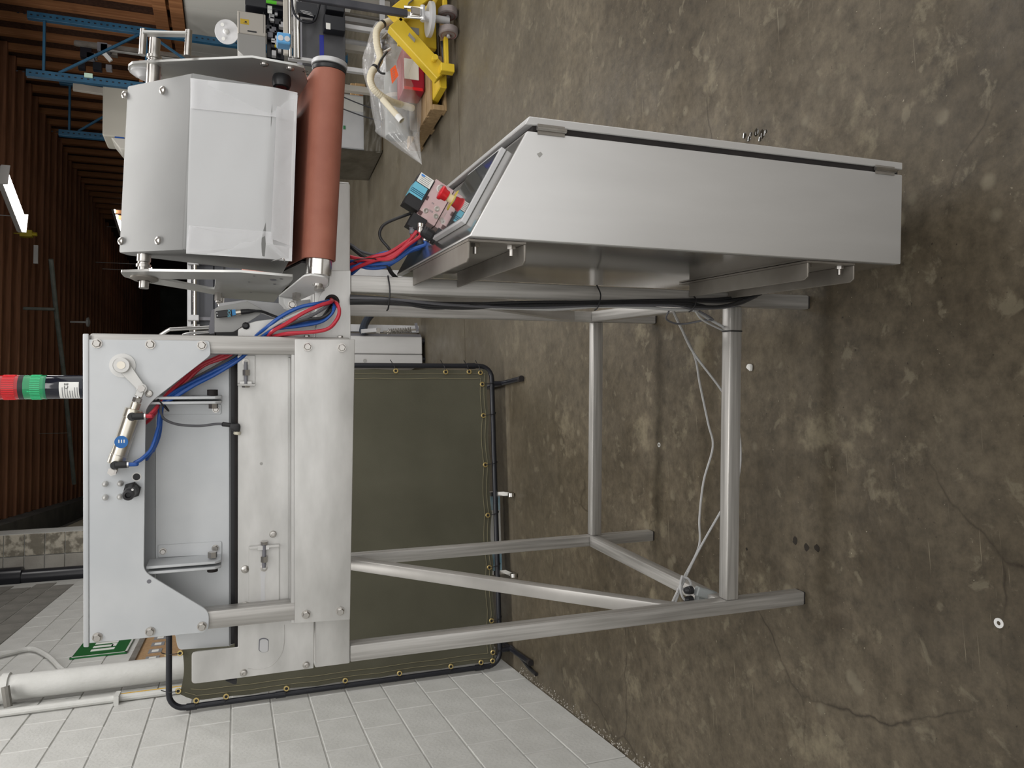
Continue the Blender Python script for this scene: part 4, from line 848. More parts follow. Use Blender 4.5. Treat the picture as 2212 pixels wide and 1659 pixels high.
tube('grey_cable', [h_(1502, 672, -.006), h_(1516, 690, .01), h_(1545, 706, .028), h_(1568, 716, .042)], .0026, GREYT, seg=6)
for dz, (a, b) in enumerate(((1280, 1275), (1300, 1278))):
    pass
for (g0, g1, e0, e1_, yy) in (((1478, 1276), (1503, 1274), (1503, 1276), (1545, 1288), .080), ((1478, 1297), (1503, 1294), (1503, 1295), (1540, 1300), .095)):
    a, b = M(*g0, 'y', yy), M(*g1, 'y', yy); d = (b-a).normalized()
    con = part('heavy_connector', MB().bar(M(*e0, 'y', yy), M(*e1_, 'y', yy), .026, .020, (0, 1, 0)), mat('connector_grey', (.30, .32, .32), None, rough=.45) if yy < .09 else bpy.data.materials['connector_grey'], label='grey heavy connector with black gland hanging by the left leg', bevel=.003)
    part('cable_gland', MB().lathe([(.005, 0), (.0085, .003), (.0105, .010), (.0085, .011), (.0115, .013), (.0115, .024), (.010, .026)], a, d, 12), BLACK, con)
    q = M(*e1_, 'y', yy); part('latch_pin', MB().cyl(q-d*.014+V(0, -.0135, 0), q-d*.014+V(0, -.016, 0), .0035, seg=12), BOLT, con)
# ------------------------------------------------------------------ hanging control cabinet
CX0, CX1, CY0, CY1, CZ0 = .889, 1.080, -.45, .19, .154
ZT0, ZT1 = 1.120, 1.0155
sl_ = V(CX1-CX0, 0, ZT1-ZT0).normalized(); nn = V(-sl_.z, 0, sl_.x)
cab = part('control_cabinet', MB().prism([V(CX0, CY0, CZ0), V(CX1, CY0, CZ0), V(CX1, CY0, ZT1), V(CX0, CY0, ZT0)], (0, CY1-CY0, 0)), CABST, label='tall stainless control cabinet with a sloping top', bevel=.0025, segs=2)
def S(s, y, n): q = V(CX0, 0, ZT0)+sl_*s+nn*n; return V(q.x, y, q.z)
def sbox(s0, s1, y0, y1, n0, n1): return MB().box((s0, y0, n0), (s1, y1, n1), lambda p: S(*p))
part('polished_top', sbox(.004, .213, CY0+.006, CY1-.006, .0005, .0014), MIRROR, cab, 'mirror polished sloping top')
part('polished_back', MB().box((CX0-.0016, CY0+.012, CZ0+.006), (CX0-.0006, CY1-.006, ZT0-.012)), MIRROR, cab, 'polished back of the cabinet')
part('door_gasket', MB().box((CX1+.0006, CY0+.006, CZ0+.008), (CX1+.0112, CY1-.008, ZT1-.012)), RUBBER, cab)
door = part('door', MB().prism([V(CX1+.0115, CY0+.002, CZ0-.002), V(CX1+.0265, CY0+.002, CZ0-.002), V(CX1+.0265, CY0+.002, ZT1-.004), V(CX1+.0115, CY0+.002, ZT1+.004)], (0, CY1-CY0, 0)), CABST, cab, 'cabinet door seen edge on', bevel=.0015)
for z in (ZT1-.045, CZ0+.05):
    part('hinge', MB().cyl((CX1+.006, CY0-.003, z-.028), (CX1+.006, CY0-.003, z+.028), .0042, seg=14), BOLT, cab); part('hinge_leaf', MB().box((CX1-.004, CY0-.0015, z-.026), (CX1+.014, CY0-.0005, z+.026)), BRACK, cab)
part('scuff_mark', MB().prism([M(a, b, 'y', CY0-.0004) for a, b in ((1160, 332), (1168, 328), (1172, 333), (1165, 340))], (0, -.0003, 0)), GREYB, cab)
# operator panel
hs0, hs1, hy0, hy1 = .040, .203, -.365, -.150
hm = part('operator_panel', sbox(hs0, hs1, hy0, hy1, .0018, .0125), ALU, cab, 'operator touch screen in a pale frame', bevel=.0012)
part('screen_glass', sbox(hs0+.008, hs1-.008, hy0+.007, hy1-.007, .0127, .0135), mat('screen_glass', (.05, .055, .055), None, rough=.06, spec=.9, coat=1), hm)
# emergency stop
es, ey = .150, -.104
est = part('emergency_stop', MB().lathe([(.0245, 0), (.0245, .0065), (.023, .0075), (.010, .0078)], S(es, ey, .0018), nn, 32, caps=False), YELLOW, cab, 'red mushroom emergency stop on a yellow ring')
part('stop_neck', MB().lathe([(.0095, 0), (.0095, .014), (.0105, .015)], S(es, ey, .009), nn, 24, caps=False), CREAM, est)
part('stop_button', MB().lathe([(.0115, .022), (.0120, .023), (.0128, .031), (.0158, .035), (.0163, .0385), (.0145, .041), (.008, .0425), (0, .043)], S(es, ey, 0), nn, 28, caps=False), RED, est)
# rotary knob
kn = part('rotary_knob', MB().lathe([(.0155, .0018), (.0155, .006), (.0115, .007), (.0120, .030), (.0105, .033), (0, .033)], S(.058, -.10, 0), nn, 24), BLACK, cab, 'black ribbed rotary knob')
part('knob_ribs', MB().lathe([(.0125, .010), (.0130, .011), (.0130, .026), (.0125, .027)], S(.058, -.10, 0), nn, 12, caps=False), BLACK, kn, smooth=False)
# valve block
vy = 0.0
vb = part('valve_block', sbox(.108, .205, vy, vy+.035, .002, .050), PINK, cab, 'rose anodised valve block with blue topped solenoid', bevel=.0008)
part('solenoid_body', sbox(.116, .198, vy-.004, vy+.04, .0502, .088), BLACK, vb, bevel=.001)
part('blue_band', sbox(.142, .172, vy-.0052, vy+.04, .056, .0885), CYAN, vb)
for k in range(3): part('band_groove', sbox(.147+k*.004, .1485+k*.004, vy-.0060, vy-.0050, .056, .0885), mat('dark_blue_groove', (.02, .09, .16), None) if k == 0 else bpy.data.materials['dark_blue_groove'], vb)
lab = part('white_label', sbox(.174, .197, vy-.0052, vy-.0040, .053, .087), PAPER, vb)
for k in range(5): part('label_print', sbox(.177+k*.004, .178+k*.004, vy-.0056, vy-.0051, .058, .082), PRINT, vb)
part('label_logo', sbox(.191, .195, vy-.0057, vy-.0051, .075, .084), mat('logo_blue', (.05, .25, .7), None), vb)
part('pilot_block', sbox(.076, .110, vy-.004, vy+.03, .022, .058), BLACK, vb, bevel=.001)
for s_, n in ((.190, .030),): part('valve_socket_screw', MB().lathe([(.0105, 0), (.0105, .002), (.008, .0025), (.008, .001), (.0055, .001), (.0055, .0015), (0, .0015)], S(s_, vy, n), (0, -1, 0), 20, caps=False), BOLT, vb)
for s_, n in ((.128, .036), (.146, .016), (.130, .010)): part('valve_screw', MB().lathe([(.0062, 0), (.0062, .001), (.0045, .0014), (.002, .0006), (0, .0006)], S(s_, vy, n), (0, -1, 0), 16, caps=False), BOLT, vb)
for s_, n0 in ((.112, .040), (.150, .044)): part('valve_notch', sbox(s_, s_+.010, vy-.0008, vy, n0, .0495), mat('notch_dark', (.12, .06, .06), None) if n0 == .040 else bpy.data.materials['notch_dark'], vb)
for s_, nm in ((.122, 'EXH'), (.140, 'IN')): text('valve_print', nm, .006, PRINT, S(s_+.012, vy-.0004, .026 if nm == 'EXH' else .030), nn, -sl_, vb)
FIT = [(S(.092, -.012, .034), 'red'), (S(.080, -.02, .016), 'blue'), (S(.084, .004, .046), 'dark'), (S(.072, .0, .020), 'blue')]
for i, (q, c) in enumerate(FIT):
    d = (V(-.9, -.1, .25)-nn*.2).normalized(); part('push_fitting', MB().lathe([(.0075, 0), (.0075, .008), (.006, .010), (.0068, .012), (.0068, .02), (.005, .022)], q, d, 14), CHROME if i < 2 else DGREY, vb)
    m = {'red': REDT, 'blue': BLUET, 'dark': REDT}[c]
    end = [M(760, 583-6*i, 'y', .03+.006*i), M(764, 578-5*i, 'y', .025+.006*i)][0]
    mids = {0: [M(880, 530, 'y', -.03), M(845, 558, 'y', -.03), M(812, 562, 'y', -.01)], 1: [M(888, 540, 'y', -.02), M(850, 566, 'y', -.01), M(815, 570, 'y', .0)], 2: [M(878, 522, 'y', -.01), M(840, 546, 'y', -.01), M(805, 555, 'y', .0)], 3: [M(880, 545, 'y', .0), M(835, 575, 'y', .01), M(790, 578, 'y', .02)]}[i]
    tube({'red': 'red_air_tube', 'blue': 'blue_air_tube', 'dark': 'red_air_tube'}[c], [q+d*.02, q+d*.03]+mids+[end, end+V(-.02, .02, .03)], .0042, m)
for i, (m, r, pts) in enumerate(((REDT, .0042, [(900, 500, -.01), (872, 534, -.02), (838, 556, -.01), (800, 562, .0), (762, 556, .02), (745, 550, .04)]), (BLUET, .004, [(905, 515, .0), (868, 548, .0), (830, 560, .01), (790, 566, .02), (760, 580, .03), (745, 590, .05)]), (DGT, .0034, [(905, 520, .02), (860, 552, .03), (820, 552, .03), (785, 545, .04), (760, 530, .05), (745, 520, .06)]), (BLUET, .0036, [(898, 522, .01), (858, 540, .01), (822, 548, .02), (795, 562, .03), (762, 590, .04), (748, 600, .05)]), (BLACK, .0048, [(858, 602, .03), (846, 590, .02), (835, 574, .01), (812, 570, .02), (782, 552, .03), (762, 536, .05), (748, 524, .06)]))):
    tube(['red_air_tube', 'blue_air_tube', 'signal_cable', 'blue_air_tube', 'black_cable'][i], [M(a, b, 'y', y) for a, b, y in pts], r, m)
q = M(786, 564, 'y', -.005); part('cable_tie', MB().tube([q+V(0, -.02, .018), q+V(.002, -.026, -.004), q+V(.004, -.012, -.024), q+V(.004, .03, -.020), q+V(0, .03, .016)], .0016, 6, True), BLACK)
tube('black_cable', [S(.11, .02, .06), M(838, 480, 'y', .02), M(822, 496, 'y', .02), M(822, 514, 'y', .02), M(838, 534, 'y', .01), M(846, 545, 'y', .0)], .0034, BLACK)
# channel brackets from the leg to the cabinet back
for z0, z1 in ((1.012, 1.120), (.268, .392)):
    xw = .884
    br = part('channel_bracket', MB().box((xw-.0015, CY0+.012, z0), (xw+.0025, .045, z1)), BRACK, label='stained channel bracket between leg and cabinet')
    for zz, dz in ((z1-.004, .004), (z0, .004)):
        fx0 = .847
        part('bracket_flange', MB().prism([V(xw-.0018, CY0+.012, zz), V(fx0+.006, CY0+.012, zz), V(fx0, CY0+.022, zz), V(fx0, -.002, zz), V(xw-.0018, -.002, zz)], (0, 0, dz)), BRACK, br, bevel=.0008)
    for zz in (z0+.02, z1-.02): 
        for yy in ((CY0+.035),):
            part('bracket_bolt', MB().cyl((xw-.0015, yy, zz), (xw-.008, yy, zz), .0085, seg=6).cyl((xw-.008, yy, zz), (xw-.020, yy, zz), .004, seg=10), BOLT, br, smooth=False)
    part('bracket_bolt', MB().cyl((xw-.0015, -.03, (z0+z1)/2), (xw-.012, -.03, (z0+z1)/2), .0085, seg=6), DGREY, br, smooth=False)
# thin guard rods behind the top box
part('guard_rod', MB().tube([M(332, 735, 'y', .30), M(362, 714, 'y', .30), M(380, 711, 'y', .30), M(458, 707, 'y', .30)], .0045, 8, smooth=4), CHROME)
part('guard_rod', MB().tube([M(395, 728, 'y', .26), M(402, 721, 'y', .26), M(460, 716, 'y', .26)], .003, 8, smooth=4), CHROME)
# ================================================================== THINGS BEHIND
def at(px, py, y): return W(px, py, 'y', y)
def bxw(p, q, y0, y1, mb=None):                # box whose front face spans two picture points in the plane y0
    a, b = at(*p, y0), at(*q, y0); return (mb or MB()).box((a.x, y0, a.z), (b.x, y1, b.z))
# --- machine with spring rod and grey hood, behind the belt
t = thing('bagging_machine', 'stainless base and grey hood of the machine standing behind the belt', 'machine')
Y0 = 6.2
a, b = at(767, 725, Y0), at(917, 788, Y0); sx = at(840, 765, Y0).x
for x0, x1 in ((b.x, sx-.002), (sx+.002, a.x)): MB().box((x0, Y0, .03), (x1, Y0+.7, .78)).build('base_panel', CABST, t, bevel=.006)
MB().prism([Vector((a.x+.002, Y0+.02, .03)), Vector((a.x+.03, Y0+.06, .03)), Vector((a.x+.03, Y0+.7, .03)), Vector((a.x+.002, Y0+.7, .03))], (0, 0, .75)).build('side_panel', DGREY, t)
for x in (b.x+.05, a.x-.03): MB().cyl((x, Y0+.06, 0), (x, Y0+.06, .03), .025, seg=12).build('foot', BLACKM, t); MB().cyl((x, Y0+.6, 0), (x, Y0+.6, .03), .025, seg=12).build('foot', BLACKM, t)
q = at(788, 779, Y0); MB().cyl(q, q+Vector((0, -.006, 0)), .014, seg=16).build('plug', GREYB, t)
q0, q1 = at(828, 717, Y0-.05), at(898, 712, Y0-.05); d = q1-q0
MB().cyl(q0, q1, .008, seg=10).build('spring_rod', CHROME, t)
MB().tube([q0.lerp(q1, i/160)+Vector((.02*math.cos(i*.75), .02*math.sin(i*.75), 0)) for i in range(20, 140)], .0042, 5, smooth=0).build('coil_spring', BOLT, t)
MB().bar(at(898, 698, Y0-.05), at(902, 716, Y0-.05), .02, .02, (0, 1, 0)).build('spring_bracket', DGREY, t); MB().bar(at(816, 720, Y0-.05), at(818, 709, Y0-.05), .03, .03, (0, 1, 0)).build('spring_bracket', BOLT, t)
MB().bar(at(780, 716, Y0-.03), at(812, 713, Y0-.03), .03, .03, (0, 1, 0)).build('air_fitting', ALU, t)
MB().tube([at(784, 715, Y0-.02), at(788, 700, Y0+.1), at(798, 684, Y0+.2), at(820, 660, Y0+.3)], .032, 10).build('dark_hose', mat('navy_hose', (.03, .04, .06), None, rough=.5), t)
a, b = at(405, 540, Y0), at(535, 706, Y0)
x0, x1 = b.x, a.x
MB().box((x0, Y0, 1.15), (x1, Y0+.6, at(462, 620, Y0).z-.004)).build('hood_lower', mat('slate_panel', (.075, .078, .09), None, rough=.45), t, bevel=.005)
MB().box((x0, Y0+.005, at(462, 620, Y0).z), (x1, Y0+.6, a.z-.03)).build('hood_upper', bpy.data.materials['slate_panel'], t, bevel=.005)
MB().box((x0-.01, Y0-.03, a.z-.03), (x1+.01, Y0+.6, a.z)).box((x0-.01, Y0-.03, 1.75), (x0+.008, Y0, a.z-.03)).build('hood_rim', ALU, t, bevel=.003)
zr = at(421, 620, Y0-.05).z
MB().cyl((x0-.12, Y0-.05, zr), (x1+.1, Y0-.05, zr), .016, seg=12).build('guide_rod', CHROME, t)
for py in (566, 687):
    q = at(415, py, Y0-.05); MB().box((q.x-.022, Y0-.075, zr-.03), (q.x+.022, Y0-.025, zr+.05)).build('rod_clamp', ALU, t, bevel=.004); MB().box((q.x-.012, Y0-.04, zr-.19), (q.x+.012, Y0, zr-.03)).build('clamp_arm', DGREY, t)
for i in range(7): q = at(488+random.uniform(-5, 14), 553+i*4.2+random.uniform(-2, 2), Y0-.004); MB().box((q.x-.012, Y0-.003, q.z-.008), (q.x+.012, Y0-.0005, q.z+.008)).build('print_blot', BLACK, t)
for x in (x0+.05, x1-.05): MB().box((x-.03, Y0+.25, .0), (x+.03, Y0+.31, 1.15)).build('hood_leg', ALU, t)
# --- pallet jack
t = thing('pallet_jack', 'yellow pallet jack with steering wheels and raised black handle', 'jack')
YJK = 5.02
wz = .07; wx = [at(962, 27, YJK).x, at(962, 68, YJK).x]
for x in wx:
    whl = MB().lathe([(.020, -.026), (.062, -.026), (.070, -.020), (.070, .020), (.062, .026), (.020, .026)], (x, YJK, wz), (1, 0, 0), 28, caps=False).build('steer_wheel', mat('grey_tyre', (.20, .17, .165), (.28, .24, .23), 20, .6) if x == wx[0] else bpy.data.materials['grey_tyre'], t)
    MB().lathe([(0, -.022), (.03, -.024), (.05, -.0262), (.052, -.0268)], (x, YJK, wz), (1, 0, 0), 24, caps=False).build('wheel_hub', mat('maroon_hub', (.25, .04, .04), None, rough=.5) if x == wx[0] else bpy.data.materials['maroon_hub'], whl)
xm = (wx[0]+wx[1])/2
MB().cyl((wx[1]-.04, YJK, wz), (wx[0]+.04, YJK, wz), .014, seg=12).build('axle', ALU, t)
MB().cyl((xm, YJK-.02, .02+.05), (xm, YJK-.02, .19), .026, seg=16).build('steer_post', ALU, t)
dk = at(928, 42, YJK); MB().lathe([(.0, -.016), (.118, -.016), (.118, .010), (.10, .016), (0, .016)], (dk.x, YJK, dk.z), (0, 0, 1), 32).build('thrust_plate', ALU, t)
MB().cyl((xm, YJK-.03, dk.z+.016), (xm, YJK-.03, dk.z+.07), .035, seg=18).cyl((xm-.05, YJK-.05, dk.z+.06), (xm+.06, YJK-.05, dk.z+.06), .018, seg=12).build('pump_base', ALU, t)
for dx in (-.035, .035): MB().cyl((xm+dx, YJK-.06, dk.z+.06), (xm+dx, YJK-.04, dk.z+.19), .011, seg=10).build('linkage', CHROME, t)
MB().box((xm-.03, YJK-.08, dk.z+.08), (xm+.03, YJK-.02, dk.z+.15)).build('pump_block', CHROME, t, bevel=.008)
h0, h1 = at(880, 30, YJK-.05), at(640, -9, YJK-.05)
MB().bar(h0, h1, .052, .03, (0, 1, 0)).build('handle_shaft', mat('handle_black', (.035, .036, .045), (.06, .06, .07), 8, .35), t, bevel=.004)
MB().bar(at(896, 33, YJK-.05), h0, .026, .02, (0, 1, 0)).build('handle_root', CHROME, t)
ax = at(853, 44, YJK+.06); fl_ = at(957, 160, YJK+.06)
for k, sgn in ((0, -1), (1, 1)):
    a = Vector((xm+sgn*.02, YJK+.10, ax.z)); b = Vector((xm+sgn*(xm-fl_.x), YJK+.10, fl_.z))
    MB().bar(a, b, .12, .085, (0, 1, 0)).build('frame_leg', JACKY, t, bevel=.006)
    f0 = b.x-sgn*.02
    MB().box((f0-.08, YJK+.14, .05), (f0+.08, YJK+1.20, .105)).build('fork', JACKY, t, bevel=.006)
    q = a.lerp(b, .27); MB().bar(q+Vector((-sgn*0, -.063, 0)), a.lerp(b, .40)+Vector((0, -.063, 0)), .004, .035, (0, 1, 0)).build('dark_label', PRINT, t)
    q = a.lerp(b, .74); MB().cyl(q+Vector((0, -.10, -.02)), q+Vector((0, -.06, -.02)), .02, seg=14).build('pivot_boss', JACKY, t)
MB().box((xm-.13, YJK+.14, .12), (xm+.11, YJK+.19, ax.z-.04)).build('back_plate', JACKY, t, bevel=.004)
MB().box((xm-.05, YJK+.135, .25), (xm+.0, YJK+.14, .33)).build('plate_label', PRINT, t)
MB().box((xm-.34, YJK+.02, .065), (xm+.34, YJK+.06, .095)).box((xm-.36, YJK+.0, .03), (xm-.30, YJK+.06, .13)).box((xm+.30, YJK+.0, .03), (xm+.36, YJK+.06, .13)).build('cross_bar', JACKY, t, bevel=.004)
MB().cyl((xm-.11, YJK+.07, .10), (xm-.30, YJK+.07, .08), .014, seg=10).build('push_rod', BLACKM, t)
# --- pallets
def pallet(label, x0, x1, y0, y1, h=.125, z=0, m=None):
    t = thing('wood_pallet', label, 'pallet', (x0, y0, z), group='wooden pallets'); m = m or PINE
    dx, dy = x1-x0, y1-y0
    n = 6
    for i in range(n): MB().box((0, dy*i/n+.012, h-.018), (dx, dy*(i+1)/n-.012, h)).build('deck_board', m, t, bevel=.002)
    for f in (0, .5, 1): MB().box((f*(dx-.04), 0, .018), (f*(dx-.04)+.04, dy, h-.0185)).build('stringer', m, t, bevel=.002)
    for f in (0, .5, 1): MB().box((0, f*(dy-.09), 0), (dx, f*(dy-.09)+.09, .0175)).build('base_board', m, t, bevel=.002)
    return t
pallet('low pine pallet with the bagged tank, beside the yellow jack', 2.50, 3.30, 5.36, 6.2, m=mat('weathered_pine', (.30, .20, .10), (.42, .29, .155), 4, .7, 0, .1, (.6, 8, 8)))
# --- bagged goods on it
PZ = .127
t = thing('metal_tank', 'grey metal drum lying inside the clear bag', 'tank')
c0 = at(858, 298, 5.86)
MB().lathe([(0, .0), (.080, .0), (.088, .004), (.092, .02), (.092, .50), (.08, .52), (0, .525)], (c0.x, 5.86, c0.z+.005), (1, 0, 0), 28).build('drum', mat('drum_grey', (.25, .26, .25), (.33, .34, .33), 6, .5), t)
MB().lathe([(.093, .30), (.096, .305), (.096, .33), (.093, .335)], (c0.x, 5.86, c0.z+.005), (1, 0, 0), 28, caps=False).build('drum_band', BEIGE, t)
MB().box((c0.x+.05, 5.80, PZ), (c0.x+.40, 5.92, c0.z-.092)).build('cradle', BRACK, t, bevel=.004)
t = thing('red_box', 'red plastic housing with white label inside the clear bag', 'box')
r0, r1 = at(872, 98, 5.50), at(905, 196, 5.50)
MB().box((r1.x, 5.50, PZ), (r0.x, 5.74, r0.z+.01)).build('housing', mat('cherry_red', (.36, .015, .04), None, rough=.35), t, bevel=.02, segs=2)
MB().box((r1.x+.08, 5.494, r1.z), (r1.x+.24, 5.4995, r0.z)).build('white_label', PAPER, t)
MB().box((r1.x-.004, 5.49, r1.z-.03), (r1.x+.02, 5.5, r0.z+.005)).build('lid_rim', RED, t, bevel=.003)
t = thing('vacuum_hose', 'cream corrugated hose looping out of the clear bag', 'hose')
HP = [(853, 40, 5.55), (836, 48, 5.5), (821, 56, 5.46), (813, 72, 5.44), (815, 100, 5.42), (821, 124, 5.42), (815, 140, 5.4), (804, 155, 5.38), (800, 172, 5.36), (806, 190, 5.36), (822, 206, 5.38), (842, 218, 5.42), (866, 226, 5.5), (892, 234, 5.56)]
P = catmull([at(a, b, y) for a, b, y in HP], 14)
MB().tube(P, lambda f: .0255+.0022*math.sin(f*420), 12, smooth=0).build('corrugated_tube', HOSE, t, ang=80)
for f in (.13, .50): i = int(f*(len(P)-1)); d = (P[i+1]-P[i]).normalized(); MB().cyl(P[i]-d*.012, P[i]+d*.012, .029, seg=16).build('hose_clip', BLACK, t)
t = thing('plastic_pipe', 'short white plastic pipe sticking out of the clear bag', 'pipe')
a, b = at(868, 261, 5.30), at(826, 214, 5.36); d = (b-a).normalized()
MB().lathe([(.018, 0), (.0225, 0), (.0225, (b-a).length), (.018, (b-a).length), (.018, 0)], a, d, 20, caps=False).build('pipe', HOSE, t); MB().lathe([(.0228, 0), (.0245, .002), (.0245, .05), (.0228, .052)], a, d, 20, caps=False).build('socket', WHITEP, t)
tg = [at(a, b, 5.27) for a, b in ((843, 150), (854, 140), (861, 163), (847, 181))]
t = thing('orange_tag', 'bright orange printed tag stuck on the clear bag', 'tag')
MB().prism(tg, (0, .003, 0)).build('tag_sheet', TAGO, t)
cx_ = sum(tg, Vector())/4; ex, ey_ = (tg[1]-tg[0]), (tg[3]-tg[0])
for k in range(5): a = tg[0]+ey_*(.2+.15*k)+ex*.25; b = tg[0]+ey_*(.2+.15*k)+ex*.7; MB().bar(a+Vector((0, -.001, 0)), b+Vector((0, -.001, 0)), .003, .001, (0, 1, 0)).build('tag_print', PRINT, t)
t = thing('valve_cluster', 'cluster of small metal valves between hose and clear bag', 'valve')
for i in range(14):
    q = at(826+random.uniform(0, 16), 78+i*2.8, 5.48+random.uniform(-.03, .03)); d = Vector((random.uniform(-1, 1), random.uniform(-.5, .5), random.uniform(-1, 1))).normalized()*.03
    MB().cyl(q-d, q+d, random.uniform(.008, .016), seg=8).build('valve_piece', random.choice([DGREY, BOLT, BRACK, ALU]), t)
(MB().tube([at(836, 112, 5.36), at(822, 132, 5.34), at(817, 150, 5.34), at(824, 158, 5.33), at(832, 159, 5.33)], .008, 8).build('black_cord', BLACK, t))
# clear bag: a lumpy closed skin around the goods, pulled to a tip at the near end
t = thing('clear_bag', 'large clear plastic bag wrapped over the drum and red housing', 'bag')
tip = at(886, 342, 5.32)
def bag(u, v):
    a = 2*PI*v
    stations = [(0, tip.x, .0, .0, .05, 5.42), (.10, c0.x-.06, .16, .12, .13, 5.68), (.22, c0.x+.02, .21, .17, .15, 5.73), (.5, c0.x+.35, .25, .20, .18, 5.74), (.8, r0.x+.05, .25, .22, .19, 5.74), (1, r0.x+.22, .17, .14, .2, 5.72)]
    for s0, s1 in zip(stations, stations[1:]):
        if u <= s1[0]+1e-6: break
    f = (u-s0[0])/(s1[0]-s0[0]); f = f*f*(3-2*f); x, ry, rz, zc, yc = [s0[k]+(s1[k]-s0[k])*f for k in range(1, 6)]
    w_ = 1+.07*math.sin(5*a+11*u)+.05*math.sin(9*a-17*u)
    z = max(PZ+.003 if u > .12 else .06, PZ+.16+(zc-.15)+rz*w_*math.sin(a)); 
    return Vector((x, yc+ry*1.15*w_*math.cos(a), z))
MB().grid(bag, 46, 40).build('bag_skin', CLEAR, t, ang=80)
# --- white boxed machine on its own pallet
bx = at(770, 322, 7.98).x; bx1 = at(770, 205, 7.98).x
pallet('far pine pallet under the wrapped white carton', bx+.01, bx1+.05, 7.97, 8.8, .13)
t = thing('wrapped_carton', 'white carton in dark shiny stretch wrap on a far pallet', 'box')
MB().box((bx, 7.98, .131), (bx1, 8.8, .86)).build('carton', mat('carton_white', (.60, .61, .63), (.66, .67, .69), 4, .4), t, bevel=.01)
MB().grid(lambda u, v: Vector((bx-.022-.012*math.sin(7*u+3*v)*math.sin(5*v), 7.93+.92*u, .012+.84*v)), 14, 12).build('side_wrap', WRAPD, t, ang=80)
MB().grid(lambda u, v: Vector((bx-.03+(.62+.1*v)*u, 7.945-.012*math.sin(9*u+4*v)*math.sin(14*v+3*u), .012+.19*v)), 22, 14).build('front_wrap', WRAPD, t, ang=80)
MB().box((at(770, 240, 7.97).x, 7.974, .131), (bx1-.02, 7.979, .86)).build('pale_strip', PAPER, t)
q = at(744, 272, 7.97); MB().box((bx+.2, 7.972, q.z-.012), (bx+.24, 7.9745, q.z+.012)).build('green_mark', mat('green_print', (.05, .25, .1), None), t)
for a, b, c, d in ((733, 206, 824, 240), (733, 232, 826, 263)):
    MB().tube([at(a, b, 7.6), at((a+c)/2, (b+d)/2+2, 7.55), at(c, d, 7.5)], .006, 6).build('loose_wire', BLACKM, t)  # thin black wires hanging before the carton, only parented to it
# stack of slatted pallets behind the hose
t = thing('slatted_crate', 'pine slatted crate behind the cream hose', 'crate')
a, b = at(786, 190, 8.9), at(832, 232, 8.9)
for i in range(6): x = b.x+(a.x-b.x)*i/5.; MB().box((x, 8.9, .02), (x+.05, 8.93, a.z+.1)).build('slat', PINE, t, bevel=.002)
for z in (.0, a.z*.55, a.z+.1): MB().box((b.x, 8.935, z), (a.x+.06, 9.0, z+.05)).build('rail', PINE, t, bevel=.002)
MB().bar(Vector((b.x, 8.89, .1)), Vector((a.x, 8.89, a.z)), .05, .02, (0, 1, 0)).build('brace', WOODV, t)
# --- dark conveyor table with stainless rails
t = thing('conveyor_table', 'dark grey conveyor table with stainless rails and blue tape', 'table')
YT = 7.0
a, b = at(652, -10, YT), at(747, 152, YT)
MB().box((b.x, YT, b.z), (a.x+.6, YT+.02, a.z)).build('side_panel', mat('charcoal_panel', (.055, .056, .062), (.08, .08, .088), 4, .35), t, bevel=.003)
MB().box((b.x+.02, YT+.03, a.z-.03), (a.x+.6, YT+.6, a.z)).build('table_bed', DGREY, t)
q0, q1 = at(690, 75, YT-.002), at(700, 122, YT-.002); MB().box((q1.x, YT-.003, q1.z), (q0.x, YT-.0005, q0.z)).build('blue_tape', mat('blue_tape', (.02, .03, .30), None, rough=.5), t)
for px, r, m in ((626, .017, CHROME), (644, .02, CHROME), (636, .012, CHROME)):
    q = at(px, 70, YT-.06); MB().cyl((b.x+.02, YT-.06, q.z), (a.x+.6, YT-.06, q.z), r, seg=14).build('rail', m, t)
q = at(617, 60, YT-.02); MB().box((at(617, 118, YT-.02).x, YT-.04, q.z-.02), (a.x+.6, YT, q.z+.02)).build('cream_rail', BEIGE, t, bevel=.003)
for x in (b.x+.03, b.x+.45, a.x+.3):
    MB().box((x-.022, YT+.02, 0), (x+.022, YT+.065, b.z)).build('leg', ALU, t, bevel=.003); MB().box((x-.03, YT+.4, 0), (x+.03, YT+.46, b.z)).build('leg', BEIGE, t, bevel=.003)
    MB().box((x-.014, YT-.05, b.z+.3), (x+.014, YT-.002, at(622, 70, YT).z)).build('rail_post', ALU, t)
MB().box((b.x, YT+.07, .12), (a.x+.6, YT+.10, .17)).build('lower_rail', ALU, t)
for p, q in (((700, 30), (746, 68)), ((704, -30), (744, 26))): bxw(p, q, YT-.12, YT-.02).build('control_box', BLACKM, t, bevel=.004)
q = at(709, 56, YT-.125); MB().box((q.x-.03, YT-.1225, q.z-.02), (q.x+.03, YT-.1205, q.z+.02)).build('box_label', PAPER, t)
MB().tube([at(a, b, YT-.15) for a, b in ((630, -14), (633, 20), (640, 36), (652, 46), (668, 49), (680, 44), (686, 28), (692, 4), (696, -14))], .010, 10).build('loop_handle', BLACKM, t)
bxw((640, 2), (686, 34), YT-.10, YT-.04).build('vent_box', BLACKM, t)
for k in range(3): p, q = at(648+k*3, 22+k*3, YT-.102), at(672+k*3, 27+k*4, YT-.102); MB().bar(p, q, .004, .003, (0, 1, 0)).build('vent_slot', ALU, t)
